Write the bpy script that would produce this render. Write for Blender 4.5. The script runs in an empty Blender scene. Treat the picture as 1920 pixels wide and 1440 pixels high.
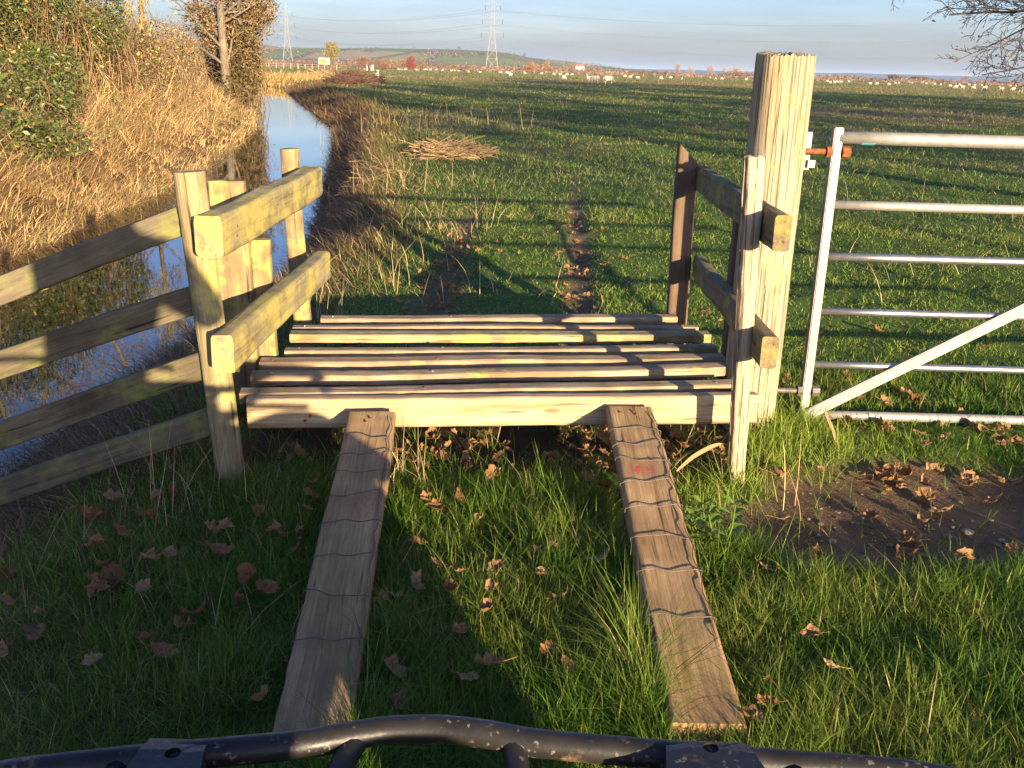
import bpy, bmesh, math, random
import numpy as np
from mathutils import Matrix, Vector, Quaternion

rng = np.random.default_rng(11)
random.seed(5)
scene = bpy.context.scene
COL = scene.collection

# ------------------------------------------------------------------ camera
CAM_H = 1.45
cam_d = bpy.data.cameras.new("camera")
cam = bpy.data.objects.new("camera", cam_d)
COL.objects.link(cam)
cam_d.sensor_width = 36.0
cam_d.lens = 36.0 * 1830 / 1920
cam_d.clip_start = 0.02
cam_d.clip_end = 30000
ru = Vector((0.9996222, 0.00843105, 0.02616044))
uu = Vector((-0.02748547, 0.30662991, 0.95143189))
fu = Vector((0.0, 0.95179148, -0.3067458))
M = Matrix.Identity(4)
for i in range(3):
    M[i][0], M[i][1], M[i][2] = ru[i], uu[i], -fu[i]
M[2][3] = CAM_H
cam.matrix_world = M
scene.camera = cam

# ------------------------------------------------------------------ sky, sun, exposure
SUN_EL, SUN_AZ = math.radians(8.7), math.radians(24.0)
sun_dir = Vector((math.sin(SUN_AZ) * math.cos(SUN_EL), -math.cos(SUN_AZ) * math.cos(SUN_EL), math.sin(SUN_EL)))
world = bpy.data.worlds.new("World")
scene.world = world
world.use_nodes = True
wn, wl = world.node_tree.nodes, world.node_tree.links
wn.clear()
wo = wn.new("ShaderNodeOutputWorld")
bg = wn.new("ShaderNodeBackground")
sky = wn.new("ShaderNodeTexSky")
sky.sky_type = 'NISHITA'
sky.sun_disc = False
sky.sun_elevation = SUN_EL
sky.sun_rotation = math.pi - SUN_AZ
sky.air_density = 1.0
sky.dust_density = 1.5
sky.ozone_density = 3.0
bg.inputs[1].default_value = 0.075
tint = wn.new("ShaderNodeMix"); tint.data_type = 'RGBA'; tint.blend_type = 'MULTIPLY'
tint.inputs[0].default_value = 1.0
tint.inputs[7].default_value = (1.03, 1.02, 1.42, 1)
wl.new(sky.outputs[0], tint.inputs[6])
# thin streaks of high cloud
wtc = wn.new("ShaderNodeTexCoord"); wmp = wn.new("ShaderNodeMapping"); wmp.inputs["Scale"].default_value = (1.6, 1.6, 16)
wnz = wn.new("ShaderNodeTexNoise"); wnz.inputs["Scale"].default_value = 2.2; wnz.inputs["Detail"].default_value = 6; wnz.inputs["Roughness"].default_value = .6
wrp = wn.new("ShaderNodeValToRGB"); wrp.color_ramp.elements[0].position = .48; wrp.color_ramp.elements[1].position = .78
wrp.color_ramp.elements[0].color = (1, 1, 1, 1); wrp.color_ramp.elements[1].color = (1.34, 1.32, 1.28, 1)
wcl = wn.new("ShaderNodeMix"); wcl.data_type = 'RGBA'; wcl.blend_type = 'MULTIPLY'; wcl.inputs[0].default_value = 1.0
wl.new(wtc.outputs["Generated"], wmp.inputs[0]); wl.new(wmp.outputs[0], wnz.inputs["Vector"]); wl.new(wnz.outputs["Fac"], wrp.inputs[0])
wl.new(tint.outputs[2], wcl.inputs[6]); wl.new(wrp.outputs[0], wcl.inputs[7])
wl.new(wcl.outputs[2], bg.inputs[0])
wl.new(bg.outputs[0], wo.inputs[0])
sun_d = bpy.data.lights.new("sun", 'SUN')
sun_d.energy = 5.0
sun_d.angle = math.radians(0.5)
sun_d.color = (1.0, 0.78, 0.5)
sun = bpy.data.objects.new("sun", sun_d)
COL.objects.link(sun)
sun.rotation_euler = (-sun_dir).to_track_quat('-Z', 'Y').to_euler()
sun.location = sun_dir * 60
scene.view_settings.view_transform = 'Standard'
scene.view_settings.look = 'None'
scene.view_settings.exposure = 1.7
scene.view_settings.gamma = 1.0

# ------------------------------------------------------------------ object helpers
WM = {}

def tag(o, label=None, cat=None, group=None, kind=None):
    if label: o["label"] = label
    if cat: o["category"] = cat
    if group: o["group"] = group
    if kind: o["kind"] = kind
    return o

def link(name, data, Mw=None, parent=None):
    o = bpy.data.objects.new(name, data)
    COL.objects.link(o)
    Mw = Mw if Mw is not None else (WM[parent] if parent else Matrix.Identity(4))
    WM[o] = Mw
    if parent:
        o.parent = parent
        o.matrix_basis = WM[parent].inverted() @ Mw
    else:
        o.matrix_basis = Mw
    return o

def thing(name, loc, label, cat, group=None, rz=0.0):
    o = link(name, None, Matrix.Translation(Vector(loc)) @ Matrix.Rotation(rz, 4, 'Z'))
    o.empty_display_size = 0.1
    return tag(o, label, cat, group)

def copy_tree(o, parent=None):
    c = o.copy()
    COL.objects.link(c)
    if parent: c.parent = parent
    for ch in [k for k in bpy.data.objects if k.parent == o]:
        copy_tree(ch, c)
    return c

def np_mesh(name, V, quads=None, tris=None, mat=None, smooth=False, cols=None, flat_from=None):
    V = np.asarray(V, dtype=np.float32).reshape(-1, 3)
    q = np.zeros((0, 4), np.int32) if quads is None or len(quads) == 0 else np.asarray(quads, np.int32)
    t = np.zeros((0, 3), np.int32) if tris is None or len(tris) == 0 else np.asarray(tris, np.int32)
    me = bpy.data.meshes.new(name)
    me.vertices.add(len(V))
    me.vertices.foreach_set("co", V.ravel())
    nl = q.size + t.size
    me.loops.add(nl)
    me.loops.foreach_set("vertex_index", np.concatenate([q.ravel(), t.ravel()]).astype(np.int32))
    me.polygons.add(len(q) + len(t))
    starts = np.concatenate([np.arange(len(q)) * 4, q.size + np.arange(len(t)) * 3]).astype(np.int32)
    me.polygons.foreach_set("loop_start", starts)
    if smooth:
        me.polygons.foreach_set("use_smooth", np.ones(len(q) + len(t), dtype=bool))
    else:
        me.polygons.foreach_set("use_smooth", np.zeros(len(q) + len(t), dtype=bool))
    if cols is not None:
        a = me.color_attributes.new("col", 'FLOAT_COLOR', 'POINT')
        c4 = np.ones((len(V), 4), np.float32)
        c4[:, :3] = cols
        a.data.foreach_set("color", c4.ravel())
    me.update(calc_edges=True)
    me.validate()
    if mat: me.materials.append(mat)
    return me

def bm_mesh(name, bm, mat, smooth=False):
    me = bpy.data.meshes.new(name)
    bm.to_mesh(me)
    bm.free()
    if smooth:
        for p in me.polygons: p.use_smooth = True
    me.materials.append(mat)
    return me

def along(p0, p1, up=(0, 0, 1)):
    p0, p1 = Vector(p0), Vector(p1)
    x = (p1 - p0).normalized()
    u = Vector(up)
    if abs(x.dot(u)) > 0.97: u = Vector((0, 1, 0))
    y = u.cross(x).normalized()
    z = x.cross(y)
    m = Matrix.Identity(4)
    for i in range(3):
        m[i][0], m[i][1], m[i][2], m[i][3] = x[i], y[i], z[i], p0[i]
    return m, (p1 - p0).length

def loft(L, section, rings, jit=0.0012, wob=0.003, end_slant=(0, 0), taper=(1, 1), seed=0):
    """closed section (n,2) in local YZ swept along local X; capped with own vertices"""
    r = np.random.default_rng(seed)
    n = len(section)
    xs = np.linspace(0, L, rings)
    V = []
    wy = np.interp(xs, np.linspace(0, L, 5), r.normal(0, wob, 5))
    wz = np.interp(xs, np.linspace(0, L, 5), r.normal(0, wob, 5))
    base_j = r.normal(0, jit, (n, 2))
    for i, x in enumerate(xs):
        k = taper[0] + (taper[1] - taper[0]) * x / L
        s = section * k + base_j * 0.6 + r.normal(0, jit * 0.55, (n, 2))
        s = s + [wy[i], wz[i]]
        xx = np.full(n, x) + (end_slant[0] * section[:, 0] if i == 0 else end_slant[1] * section[:, 0] if i == rings - 1 else 0)
        V.append(np.column_stack([xx, s]))
    V = np.concatenate(V)
    i, j = np.meshgrid(np.arange(rings - 1), np.arange(n), indexing='ij')
    a = (i * n + j).ravel(); b = (i * n + (j + 1) % n).ravel()
    q = np.column_stack([a, b, b + n, a + n])[:, ::-1]
    # caps (own vertices, slightly domed)
    T = []
    for e, sgn in ((0, 1), (rings - 1, -1)):
        ring = V[e * n:(e + 1) * n]
        c = ring.mean(0)
        o0 = len(V)
        inner = c + (ring - c) * 0.5 + np.column_stack([r.normal(0, jit, n), np.zeros((n, 2))])
        V = np.concatenate([V, ring, inner, [c]])
        jn = (np.arange(n) + 1) % n
        A = np.arange(n)
        if sgn > 0:
            T += [np.column_stack([o0 + A, o0 + n + A, o0 + n + jn]), np.column_stack([o0 + A, o0 + n + jn, o0 + jn]),
                  np.column_stack([o0 + n + A, np.full(n, o0 + 2 * n), o0 + n + jn])]
        else:
            T += [np.column_stack([o0 + A, o0 + n + jn, o0 + n + A]), np.column_stack([o0 + A, o0 + jn, o0 + n + jn]),
                  np.column_stack([o0 + n + A, o0 + n + jn, np.full(n, o0 + 2 * n)])]
    return V, q, np.concatenate(T)

def rect_section(w, h, r=0.008):
    pts = []
    for cx, cy, a0 in ((w/2-r, h/2-r, 0), (-w/2+r, h/2-r, 90), (-w/2+r, -h/2+r, 180), (w/2-r, -h/2+r, 270)):
        arc = [(cx + r*math.cos(math.radians(a0+a)), cy + r*math.sin(math.radians(a0+a))) for a in (0, 45, 90)]
        d = 0.012
        t0 = (arc[0][0] - d*math.sin(math.radians(a0)) * -1 * -1, arc[0][1] - d*math.cos(math.radians(a0)))
        t0 = (arc[0][0] + d*math.sin(math.radians(a0)), arc[0][1] - d*math.cos(math.radians(a0)))
        a1 = math.radians(a0 + 90)
        t1 = (arc[2][0] - d*math.sin(a1), arc[2][1] + d*math.cos(a1))
        pts += [t0] + arc + [t1]
    return np.array(pts)

def round_section(r, n=20, wob=0.04, seed=0):
    g = np.random.default_rng(seed)
    a = np.arange(n) * 2*math.pi/n
    rr = r * (1 + wob*np.sin(2*a+g.uniform(0, 6)) * .6 + wob*np.sin(3*a+g.uniform(0, 6))*.5 + g.normal(0, wob*.25, n))
    return np.column_stack([rr*np.cos(a), rr*np.sin(a)])

SEED = [0]
def board(name, p0, p1, w, h, mat, parent, r=0.008, up=(0, 0, 1), **kw):
    Mw, L = along(p0, p1, up)
    SEED[0] += 1
    V, q, t = loft(L, rect_section(w, h, r), max(6, int(L / 0.05)), seed=SEED[0], **kw)
    me = np_mesh(name, V, q, t, mat, smooth=True)
    return link(name, me, Mw, parent)

def pole(name, p0, p1, r, mat, parent, n=18, wob=0.05, **kw):
    Mw, L = along(p0, p1)
    SEED[0] += 1
    V, q, t = loft(L, round_section(r, n, wob, SEED[0]), max(6, int(L / 0.05)), seed=SEED[0], **kw)
    me = np_mesh(name, V, q, t, mat, smooth=True)
    return link(name, me, Mw, parent)

def tubes(P0, P1, R0, R1, n=4):
    P0, P1 = np.asarray(P0, float), np.asarray(P1, float)
    R0, R1 = np.asarray(R0, float), np.asarray(R1, float)
    d = P1 - P0
    L = np.linalg.norm(d, axis=1, keepdims=True); L[L == 0] = 1e-6
    d = d / L
    ref = np.where(np.abs(d[:, 2:3]) > 0.9, np.array([[1., 0, 0]]), np.array([[0, 0, 1.]]))
    u = np.cross(ref, d); u /= np.linalg.norm(u, axis=1, keepdims=True)
    v = np.cross(d, u)
    a = np.arange(n) * 2*math.pi/n
    cs = np.cos(a)[None, :, None]; sn = np.sin(a)[None, :, None]
    off = u[:, None, :]*cs + v[:, None, :]*sn
    A = P0[:, None, :] + off*R0[:, None, None]
    B = P1[:, None, :] + off*R1[:, None, None]
    V = np.concatenate([A, B], axis=1).reshape(-1, 3)
    N = len(P0)
    base = (np.arange(N)*2*n)[:, None]
    j = np.arange(n)[None, :]; jn = (j+1) % n
    q = np.stack([base+j, base+jn, base+n+jn, base+n+j], axis=2).reshape(-1, 4)
    return V, q

def polytube(pts, radii, n=8, closed_caps=True):
    """smooth joined tube along a polyline"""
    P = np.asarray(pts, float); R = np.broadcast_to(np.asarray(radii, float), (len(P),))
    T = np.gradient(P, axis=0); T /= np.linalg.norm(T, axis=1, keepdims=True)
    u = np.cross(T[0], [0, 0, 1.0])
    if np.linalg.norm(u) < 1e-3: u = np.cross(T[0], [0, 1.0, 0])
    u /= np.linalg.norm(u)
    V = []
    a = np.arange(n)*2*math.pi/n
    for i in range(len(P)):
        u = u - T[i]*np.dot(u, T[i]); u /= np.linalg.norm(u)
        w = np.cross(T[i], u)
        V.append(P[i] + R[i]*(np.cos(a)[:, None]*u + np.sin(a)[:, None]*w))
    V = np.concatenate(V)
    i, j = np.meshgrid(np.arange(len(P)-1), np.arange(n), indexing='ij')
    A = (i*n+j).ravel(); B = (i*n+(j+1) % n).ravel()
    q = np.column_stack([A, B, B+n, A+n])
    t = np.zeros((0, 3), int)
    if closed_caps:
        c0, c1 = len(V), len(V)+1
        V = np.concatenate([V, [P[0]], [P[-1]]])
        A = np.arange(n); B = (A+1) % n
        e = (len(P)-1)*n
        t = np.concatenate([np.column_stack([B, A, np.full(n, c0)]), np.column_stack([e+A, e+B, np.full(n, c1)])])
    return V, q, t

class MB:
    """collects numpy pieces into one mesh"""
    def __init__(s): s.V, s.Q, s.T, s.C, s.n = [], [], [], [], 0
    def add(s, V, q=None, t=None, col=None):
        V = np.asarray(V, float).reshape(-1, 3)
        if q is not None and len(q): s.Q.append(np.asarray(q)+s.n)
        if t is not None and len(t): s.T.append(np.asarray(t)+s.n)
        s.V.append(V)
        if col is not None: s.C.append(np.broadcast_to(np.asarray(col, float), (len(V), 3)))
        s.n += len(V)
    def box(s, c, size, rz=0.0):
        x, y, z = [k/2 for k in size]
        V = np.array([(a*x, b*y, e*z) for a in (-1, 1) for b in (-1, 1) for e in (-1, 1)], float)
        cs, sn = math.cos(rz), math.sin(rz)
        V = np.column_stack([V[:, 0]*cs-V[:, 1]*sn, V[:, 0]*sn+V[:, 1]*cs, V[:, 2]]) + np.array(c)
        q = [(0, 1, 3, 2), (4, 6, 7, 5), (0, 4, 5, 1), (2, 3, 7, 6), (0, 2, 6, 4), (1, 5, 7, 3)]
        s.add(V, q)
    def mesh(s, name, mat, smooth=False):
        return np_mesh(name, np.concatenate(s.V), np.concatenate(s.Q) if s.Q else None,
                       np.concatenate(s.T) if s.T else None, mat, smooth, np.concatenate(s.C) if s.C else None)

def nz(x, y, scale, seed=0, octaves=3):
    """cheap smooth pseudo noise in about [-1,1]"""
    g = np.random.default_rng(1000+seed)
    out = 0; amp = 1.0; tot = 0
    for o in range(octaves):
        for k in range(4):
            a = g.uniform(0, 2*math.pi); f = 2*math.pi/scale*g.uniform(.7, 1.4)*(2**o)
            out = out + amp*np.sin((x*math.cos(a)+y*math.sin(a))*f + g.uniform(0, 6.28) + 1.3*np.sin((x*math.sin(a)-y*math.cos(a))*f*.6+g.uniform(0, 6)))
        tot += amp*2.2; amp *= .5
    return np.clip(out/tot, -1.3, 1.3)

# ------------------------------------------------------------------ materials
def new_mat(name):
    m = bpy.data.materials.new(name); m.use_nodes = True
    nt = m.node_tree; nt.nodes.clear()
    out = nt.nodes.new("ShaderNodeOutputMaterial")
    return m, nt, out

class NB:
    def __init__(s, nt): s.nt = nt
    def n(s, typ, **kw):
        nd = s.nt.nodes.new(typ)
        for k, v in kw.items(): setattr(nd, k, v)
        return nd
    def l(s, a, b): s.nt.links.new(a, b)
    def noise(s, vec, scale, detail=4, rough=.55, dist=0.0):
        t = s.n("ShaderNodeTexNoise"); t.inputs["Scale"].default_value = scale
        t.inputs["Detail"].default_value = detail; t.inputs["Roughness"].default_value = rough
        t.inputs["Distortion"].default_value = dist
        if vec is not None: s.l(vec, t.inputs["Vector"])
        return t.outputs["Fac"]
    def ramp(s, fac, stops, interp='LINEAR'):
        r = s.n("ShaderNodeValToRGB"); r.color_ramp.interpolation = interp
        el = r.color_ramp.elements
        while len(el) < len(stops): el.new(.5)
        for e, (p, c) in zip(el, stops):
            e.position = p; e.color = (*c, 1) if not isinstance(c, (int, float)) else (c, c, c, 1)
        s.l(fac, r.inputs[0]); return r.outputs[0]
    def mix(s, fac, a, b, mode='MIX'):
        m = s.n("ShaderNodeMix", data_type='RGBA', blend_type=mode)
        for sock, v in ((m.inputs[0], fac), (m.inputs[6], a), (m.inputs[7], b)):
            if hasattr(v, "is_output"): s.l(v, sock)
            elif isinstance(v, (int, float)): sock.default_value = v
            else: sock.default_value = (*v, 1)
        return m.outputs[2]
    def math(s, op, a, b=None):
        m = s.n("ShaderNodeMath", operation=op)
        for sock, v in ((m.inputs[0], a), (m.inputs[1], b)):
            if v is None: continue
            if hasattr(v, "is_output"): s.l(v, sock)
            else: sock.default_value = v
        return m.outputs[0]
    def mapping(s, vec, scale=(1, 1, 1), loc=(0, 0, 0)):
        m = s.n("ShaderNodeMapping"); m.inputs["Scale"].default_value = scale; m.inputs["Location"].default_value = loc
        s.l(vec, m.inputs[0]); return m.outputs[0]
    def bump(s, h, strength=.3, dist=.01):
        b = s.n("ShaderNodeBump"); b.inputs["Strength"].default_value = strength; b.inputs["Distance"].default_value = dist
        s.l(h, b.inputs["Height"]); return b.outputs[0]
    def principled(s, col, rough=.8, spec=.3, metal=0.0, normal=None):
        p = s.n("ShaderNodeBsdfPrincipled")
        if hasattr(col, "is_output"): s.l(col, p.inputs["Base Color"])
        else: p.inputs["Base Color"].default_value = (*col, 1)
        if hasattr(rough, "is_output"): s.l(rough, p.inputs["Roughness"])
        else: p.inputs["Roughness"].default_value = rough
        p.inputs["Specular IOR Level"].default_value = spec
        p.inputs["Metallic"].default_value = metal
        if normal is not None: s.l(normal, p.inputs["Normal"])
        return p
    def objvec(s, spread=37.0):
        tc = s.n("ShaderNodeTexCoord"); oi = s.n("ShaderNodeObjectInfo")
        mul = s.math('MULTIPLY', oi.outputs["Random"], spread)
        va = s.n("ShaderNodeVectorMath", operation='ADD')
        s.l(tc.outputs["Object"], va.inputs[0]); s.l(mul, va.inputs[1])
        return va.outputs[0], oi.outputs["Random"]

def wood(name, dark, light, lichen=None, lichen_lo=.5, lichen_hi=.62, grey=0.0, stain=.6, bump=.5, blotch=None, cr=.33, gm=1.0, mark=None):
    m, nt, out = new_mat(name); b = NB(nt)
    v, rnd = b.objvec()
    g1 = b.noise(b.mapping(v, (1.9*gm, 34*gm, 34*gm)), 1.0, 8, .68, .5)
    g2 = b.noise(b.mapping(v, (6, 170*gm, 170*gm)), 1.0, 4, .65)
    g3 = b.noise(b.mapping(v, (2.2, 60*gm, 60*gm)), 1.0, 3, .5)
    big = b.noise(v, 5.0, 5, .6)
    col = b.ramp(g1, [(.33, dark), (.58, light)])
    col = b.mix(b.ramp(g2, [(.3, .0), (.7, .9)]), b.mix(.62, col, tuple(c*.35 for c in dark)), col)
    crack = b.ramp(g3, [(cr-.03, 0.0), (cr+.05, 1.0)])
    col = b.mix(crack, tuple(c*.18 for c in dark), col)
    col = b.mix(b.ramp(big, [(.35, stain), (.6, 0.0)]), col, tuple(c*.55 for c in dark))
    if grey > 0:
        col = b.mix(b.ramp(b.noise(v, 3.1, 4), [(.4, 0.0), (.65, grey)]), col, (.36, .33, .29))
    if blotch is not None:
        col = b.mix(b.ramp(b.noise(v, 14, 5, .65), [(.6, 0.0), (.7, .55)]), col, blotch)
    # knots
    vo = b.n("ShaderNodeTexVoronoi"); vo.inputs["Scale"].default_value = 1.0
    b.l(b.mapping(v, (2.6, 9, 9)), vo.inputs["Vector"])
    col = b.mix(b.ramp(vo.outputs["Distance"], [(.04, .75), (.12, 0.0)]), col, tuple(c*.3 for c in dark))
    if lichen is not None:
        lf = b.ramp(b.noise(v, 7.5, 9, .62), [(lichen_lo, 0.0), (lichen_hi, .92)])
        lc = b.mix(b.noise(v, 30, 3), lichen, tuple(min(1, c*1.5) for c in lichen))
        lc = b.mix(b.ramp(g1, [(.3, .65), (.5, 0.0)]), lc, tuple(c*.35 for c in lichen))
        col = b.mix(lf, col, lc)
    if mark is not None:          # faded red paint daub on the plank
        tcm = b.n("ShaderNodeTexCoord")
        vm = b.mapping(tcm.outputs["Object"], (1/mark[2], 1/mark[3], 1), (-mark[0]/mark[2], -mark[1]/mark[3], 0))
        sx_ = b.n("ShaderNodeSeparateXYZ"); b.l(vm, sx_.inputs[0])
        dd = b.math('ADD', b.math('MULTIPLY', sx_.outputs[0], sx_.outputs[0]), b.math('MULTIPLY', sx_.outputs[1], sx_.outputs[1]))
        mk = b.math('MULTIPLY', b.ramp(dd, [(.4, 1.0), (1.0, 0.0)]), b.ramp(b.noise(tcm.outputs["Object"], 75, 4, .6), [(.46, 0.0), (.56, mark[4])]))
        col = b.mix(mk, col, (.50, .06, .045))
    tone = b.math('FRACT', b.math('MULTIPLY', rnd, 17.3))      # every board has weathered a little differently
    col = b.mix(b.math('MULTIPLY', tone, .30), col, b.mix(.5, col, (.22, .20, .165)))
    tone2 = b.math('FRACT', b.math('MULTIPLY', rnd, 41.7))
    col = b.mix(b.math('MULTIPLY', tone2, .35), col, b.mix(.6, col, dark))
    hgt = b.math('ADD', b.math('MULTIPLY', g1, .6), b.math('ADD', b.math('MULTIPLY', g2, .4), b.math('MULTIPLY', crack, .5)))
    p = b.principled(col, .88, .15, 0, b.bump(hgt, bump, .006))
    b.l(p.outputs[0], out.inputs[0])
    return m

LICH = (.40, .34, .085)
M_rail_l = wood("wood_lichened_rail", (.22, .175, .09), (.46, .385, .20), LICH, .40, .60, grey=.35)
M_post_l = wood("wood_left_post", (.23, .175, .085), (.50, .41, .22), LICH, .53, .66, stain=.4)
M_board_l = wood("wood_left_board", (.22, .16, .08), (.44, .345, .18), LICH, .48, .64, stain=.7)
M_fence = wood("wood_fence_rail", (.10, .085, .05), (.235, .19, .115), (.17, .175, .045), .48, .66)
M_slat = wood("wood_slat", (.28, .20, .12), (.60, .46, .30), LICH, .58, .72, stain=.75)
M_slat_g = wood("wood_slat_lichened", (.28, .22, .10), (.54, .46, .25), LICH, .49, .66, stain=.7)
M_beam = wood("wood_front_beam", (.38, .27, .14), (.68, .53, .32), (.34, .30, .10), .66, .76, stain=.35)
M_ramp = wood("wood_ramp_plank", (.31, .18, .075), (.60, .40, .19), None, grey=.0, stain=.6, bump=.35)
M_ramp_a = wood("wood_ramp_plank_faint_mark", (.31, .18, .075), (.60, .40, .19), None, grey=.0, stain=.6, bump=.35, mark=(.95, -.03, .09, .05, .45))
M_ramp_b = wood("wood_ramp_plank_red_mark", (.31, .18, .075), (.60, .40, .19), None, grey=.0, stain=.6, bump=.35, mark=(1.175, .01, .045, .05, .85))
M_stake = wood("wood_pale_stake", (.50, .36, .21), (.80, .66, .46), (.44, .36, .10), .70, .8, stain=.25, bump=1.0, cr=.39, gm=1.5)
M_bigpost = wood("wood_gate_post", (.40, .31, .16), (.72, .59, .36), (.50, .42, .09), .58, .74, stain=.3, bump=1.0, cr=.41, gm=1.9, grey=.35)
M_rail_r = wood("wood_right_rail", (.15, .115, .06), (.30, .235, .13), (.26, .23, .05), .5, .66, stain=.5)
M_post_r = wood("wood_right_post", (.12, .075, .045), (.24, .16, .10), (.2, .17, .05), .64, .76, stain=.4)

def simple(name, col, rough=.7, spec=.3, metal=0.0, nscale=12.0, var=.25, bump=0.0, col2=None, lo=.4, hi=.6):
    m, nt, out = new_mat(name); b = NB(nt)
    v, rnd = b.objvec()
    n1 = b.noise(v, nscale, 5, .6)
    c = b.ramp(n1, [(.3, tuple(k*(1-var) for k in col)), (.7, tuple(min(1, k*(1+var)) for k in col))])
    if col2 is not None:
        c = b.mix(b.ramp(b.noise(v, nscale*.7, 6, .65), [(lo, 0.0), (hi, 1.0)]), c, col2)
    nrm = b.bump(n1, bump, .01) if bump else None
    p = b.principled(c, rough, spec, metal, nrm)
    b.l(p.outputs[0], out.inputs[0])
    return m

M_galv = simple("galvanised_steel", (.30, .30, .295), .4, .5, .8, 40, .18, .05, (.42, .41, .38), .5, .75)
M_galv_w = simple("galvanised_weathered", (.285, .275, .25), .55, .4, .3, 26, .15, .08, (.22, .21, .19), .5, .7)
M_rust = simple("rusty_iron", (.22, .085, .035), .85, .2, .2, 60, .4, .2)
M_white = simple("white_paint", (.75, .73, .68), .6, .3, 0, 8, .08)
M_teal = simple("teal_paint", (.10, .34, .36), .6, .3, 0, 60, .3)
M_wire = simple("galvanised_wire", (.13, .115, .10), .6, .4, .4, 50, .3)
M_red = simple("red_paint", (.40, .07, .05), .8, .2, 0, 80, .4)
M_rack = None
def rack_mat():
    m, nt, out = new_mat("black_coated_steel"); b = NB(nt)
    v, rnd = b.objvec()
    c = b.ramp(b.noise(v, 18, 4), [(.3, (.012, .011, .010)), (.7, (.027, .025, .022))])
    vo = b.n("ShaderNodeTexVoronoi"); vo.inputs["Scale"].default_value = 95
    vo.inputs["Randomness"].default_value = 1.0
    wv = b.n("ShaderNodeVectorMath", operation='ADD'); wnn = b.n("ShaderNodeTexNoise"); wnn.inputs["Scale"].default_value = 130; b.l(v, wnn.inputs["Vector"])
    wsc = b.n("ShaderNodeVectorMath", operation='SCALE'); wsc.inputs[3].default_value = .016; b.l(wnn.outputs["Color"], wsc.inputs[0])
    b.l(v, wv.inputs[0]); b.l(wsc.outputs[0], wv.inputs[1]); b.l(wv.outputs[0], vo.inputs["Vector"])
    mask = b.math('MULTIPLY', b.ramp(vo.outputs["Distance"], [(.20, 1.0), (.30, 0.0)]), b.ramp(b.noise(v, 16, 3), [(.46, 0.0), (.54, 1.0)]))
    c = b.mix(b.math('MULTIPLY', mask, .55), c, (.22, .20, .17))
    mud = b.ramp(b.noise(v, 11, 7, .7), [(.58, 0.0), (.68, .8)])
    c = b.mix(mud, c, (.20, .13, .075))
    r = b.ramp(b.noise(v, 50, 4), [(.3, .34), (.7, .52)])
    p = b.principled(c, r, .32, 0, b.bump(b.noise(v, 160, 3), .12, .003))
    b.l(p.outputs[0], out.inputs[0])
    return m
M_rack = rack_mat()

def blade_mat(name, transl=.35, rough=.55, spec=.25, nrand=.0, gain=1.0):
    """plant material: colour comes from the per-plant attribute"""
    m, nt, out = new_mat(name); b = NB(nt)
    at = b.n("ShaderNodeAttribute", attribute_name="col")
    c = at.outputs["Color"]
    p = b.principled(c, rough, spec)
    tr = b.n("ShaderNodeBsdfTranslucent"); b.l(c, tr.inputs[0])
    ms = b.n("ShaderNodeMixShader"); ms.inputs[0].default_value = transl
    b.l(p.outputs[0], ms.inputs[1]); b.l(tr.outputs[0], ms.inputs[2])
    b.l(ms.outputs[0], out.inputs[0])
    return m
M_blade = blade_mat("grass_blades", .45, .55, .18)
M_straw = blade_mat("dry_stems", .2, .7, .15)
M_leaf = blade_mat("plant_leaves", .25, .45, .35)
def bark_mat():
    m, nt, out = new_mat("twigs_and_bark"); b = NB(nt)
    at = b.n("ShaderNodeAttribute", attribute_name="col"); tc = b.n("ShaderNodeTexCoord")
    n1 = b.noise(b.mapping(tc.outputs["Object"], (9, 9, 2.2)), 1.6, 6, .65)
    c = b.mix(b.ramp(n1, [(.35, .75), (.62, 0.0)]), at.outputs["Color"], b.mix(.7, at.outputs["Color"], (.02, .015, .01)))
    p = b.principled(c, .9, .1, 0, b.bump(n1, .6, .02))
    b.l(p.outputs[0], out.inputs[0]); return m
M_twig = bark_mat()

# ------------------------------------------------------------------ the lie of the land
RY = np.array([-60, 0, 5.3, 6.1, 7.05, 7.74, 8.7, 10.2, 13.1, 15.9, 21.2, 27.1, 34, 40, 57.7, 87.7, 95, 105, 120, 140, 9000.])
RX = np.array([-3, -2.8, -2.66, -2.62, -2.45, -2.25, -2.18, -2.3, -2.7, -3.14, -4.0, -5.0, -6.3, -7.9, -12.6, -20.5, -24, -34, -60, -100, -100.])
def R_(y): return np.interp(y, RY, RX)
def W_(y): return np.interp(y, [0, 9.8, 12.2, 16, 24, 41, 66, 90, 140], [3.3, 3.25, 3.0, 2.75, 2.55, 2.6, 2.3, 2.2, 2.4])
def SW_(y): return np.interp(y, [0, 3, 7, 10, 18, 37, 80, 140], [1.6, 1.6, 1.05, .85, .95, 1.7, 2.6, 3.0])
WATER_Z = -0.6
def sst(t):
    t = np.clip(t, 0, 1); return t*t*(3-2*t)
def rut_mask(x, y):
    l = np.exp(-((x - np.interp(y, [4.9, 9.5, 16], [-.53, -.49, -.3]))/.12)**2)
    r = np.exp(-((x - np.interp(y, [4.9, 9.5, 16], [.37, .6, .9]))/.11)**2)
    f = sst((y-4.75)/.3) * (1 - sst((y-np.where(x < 0, 9.3, 11.0))/3.0))
    return (l*(.95) + r) * f
def dirt_mask(x, y):
    d = ((x-1.42)/.72)**2 + ((y-3.17-(x-1.4)*.3)/.45)**2
    return sst((1.35 - d + .35*nz(x, y, .5, 3))*1.6)
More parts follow.
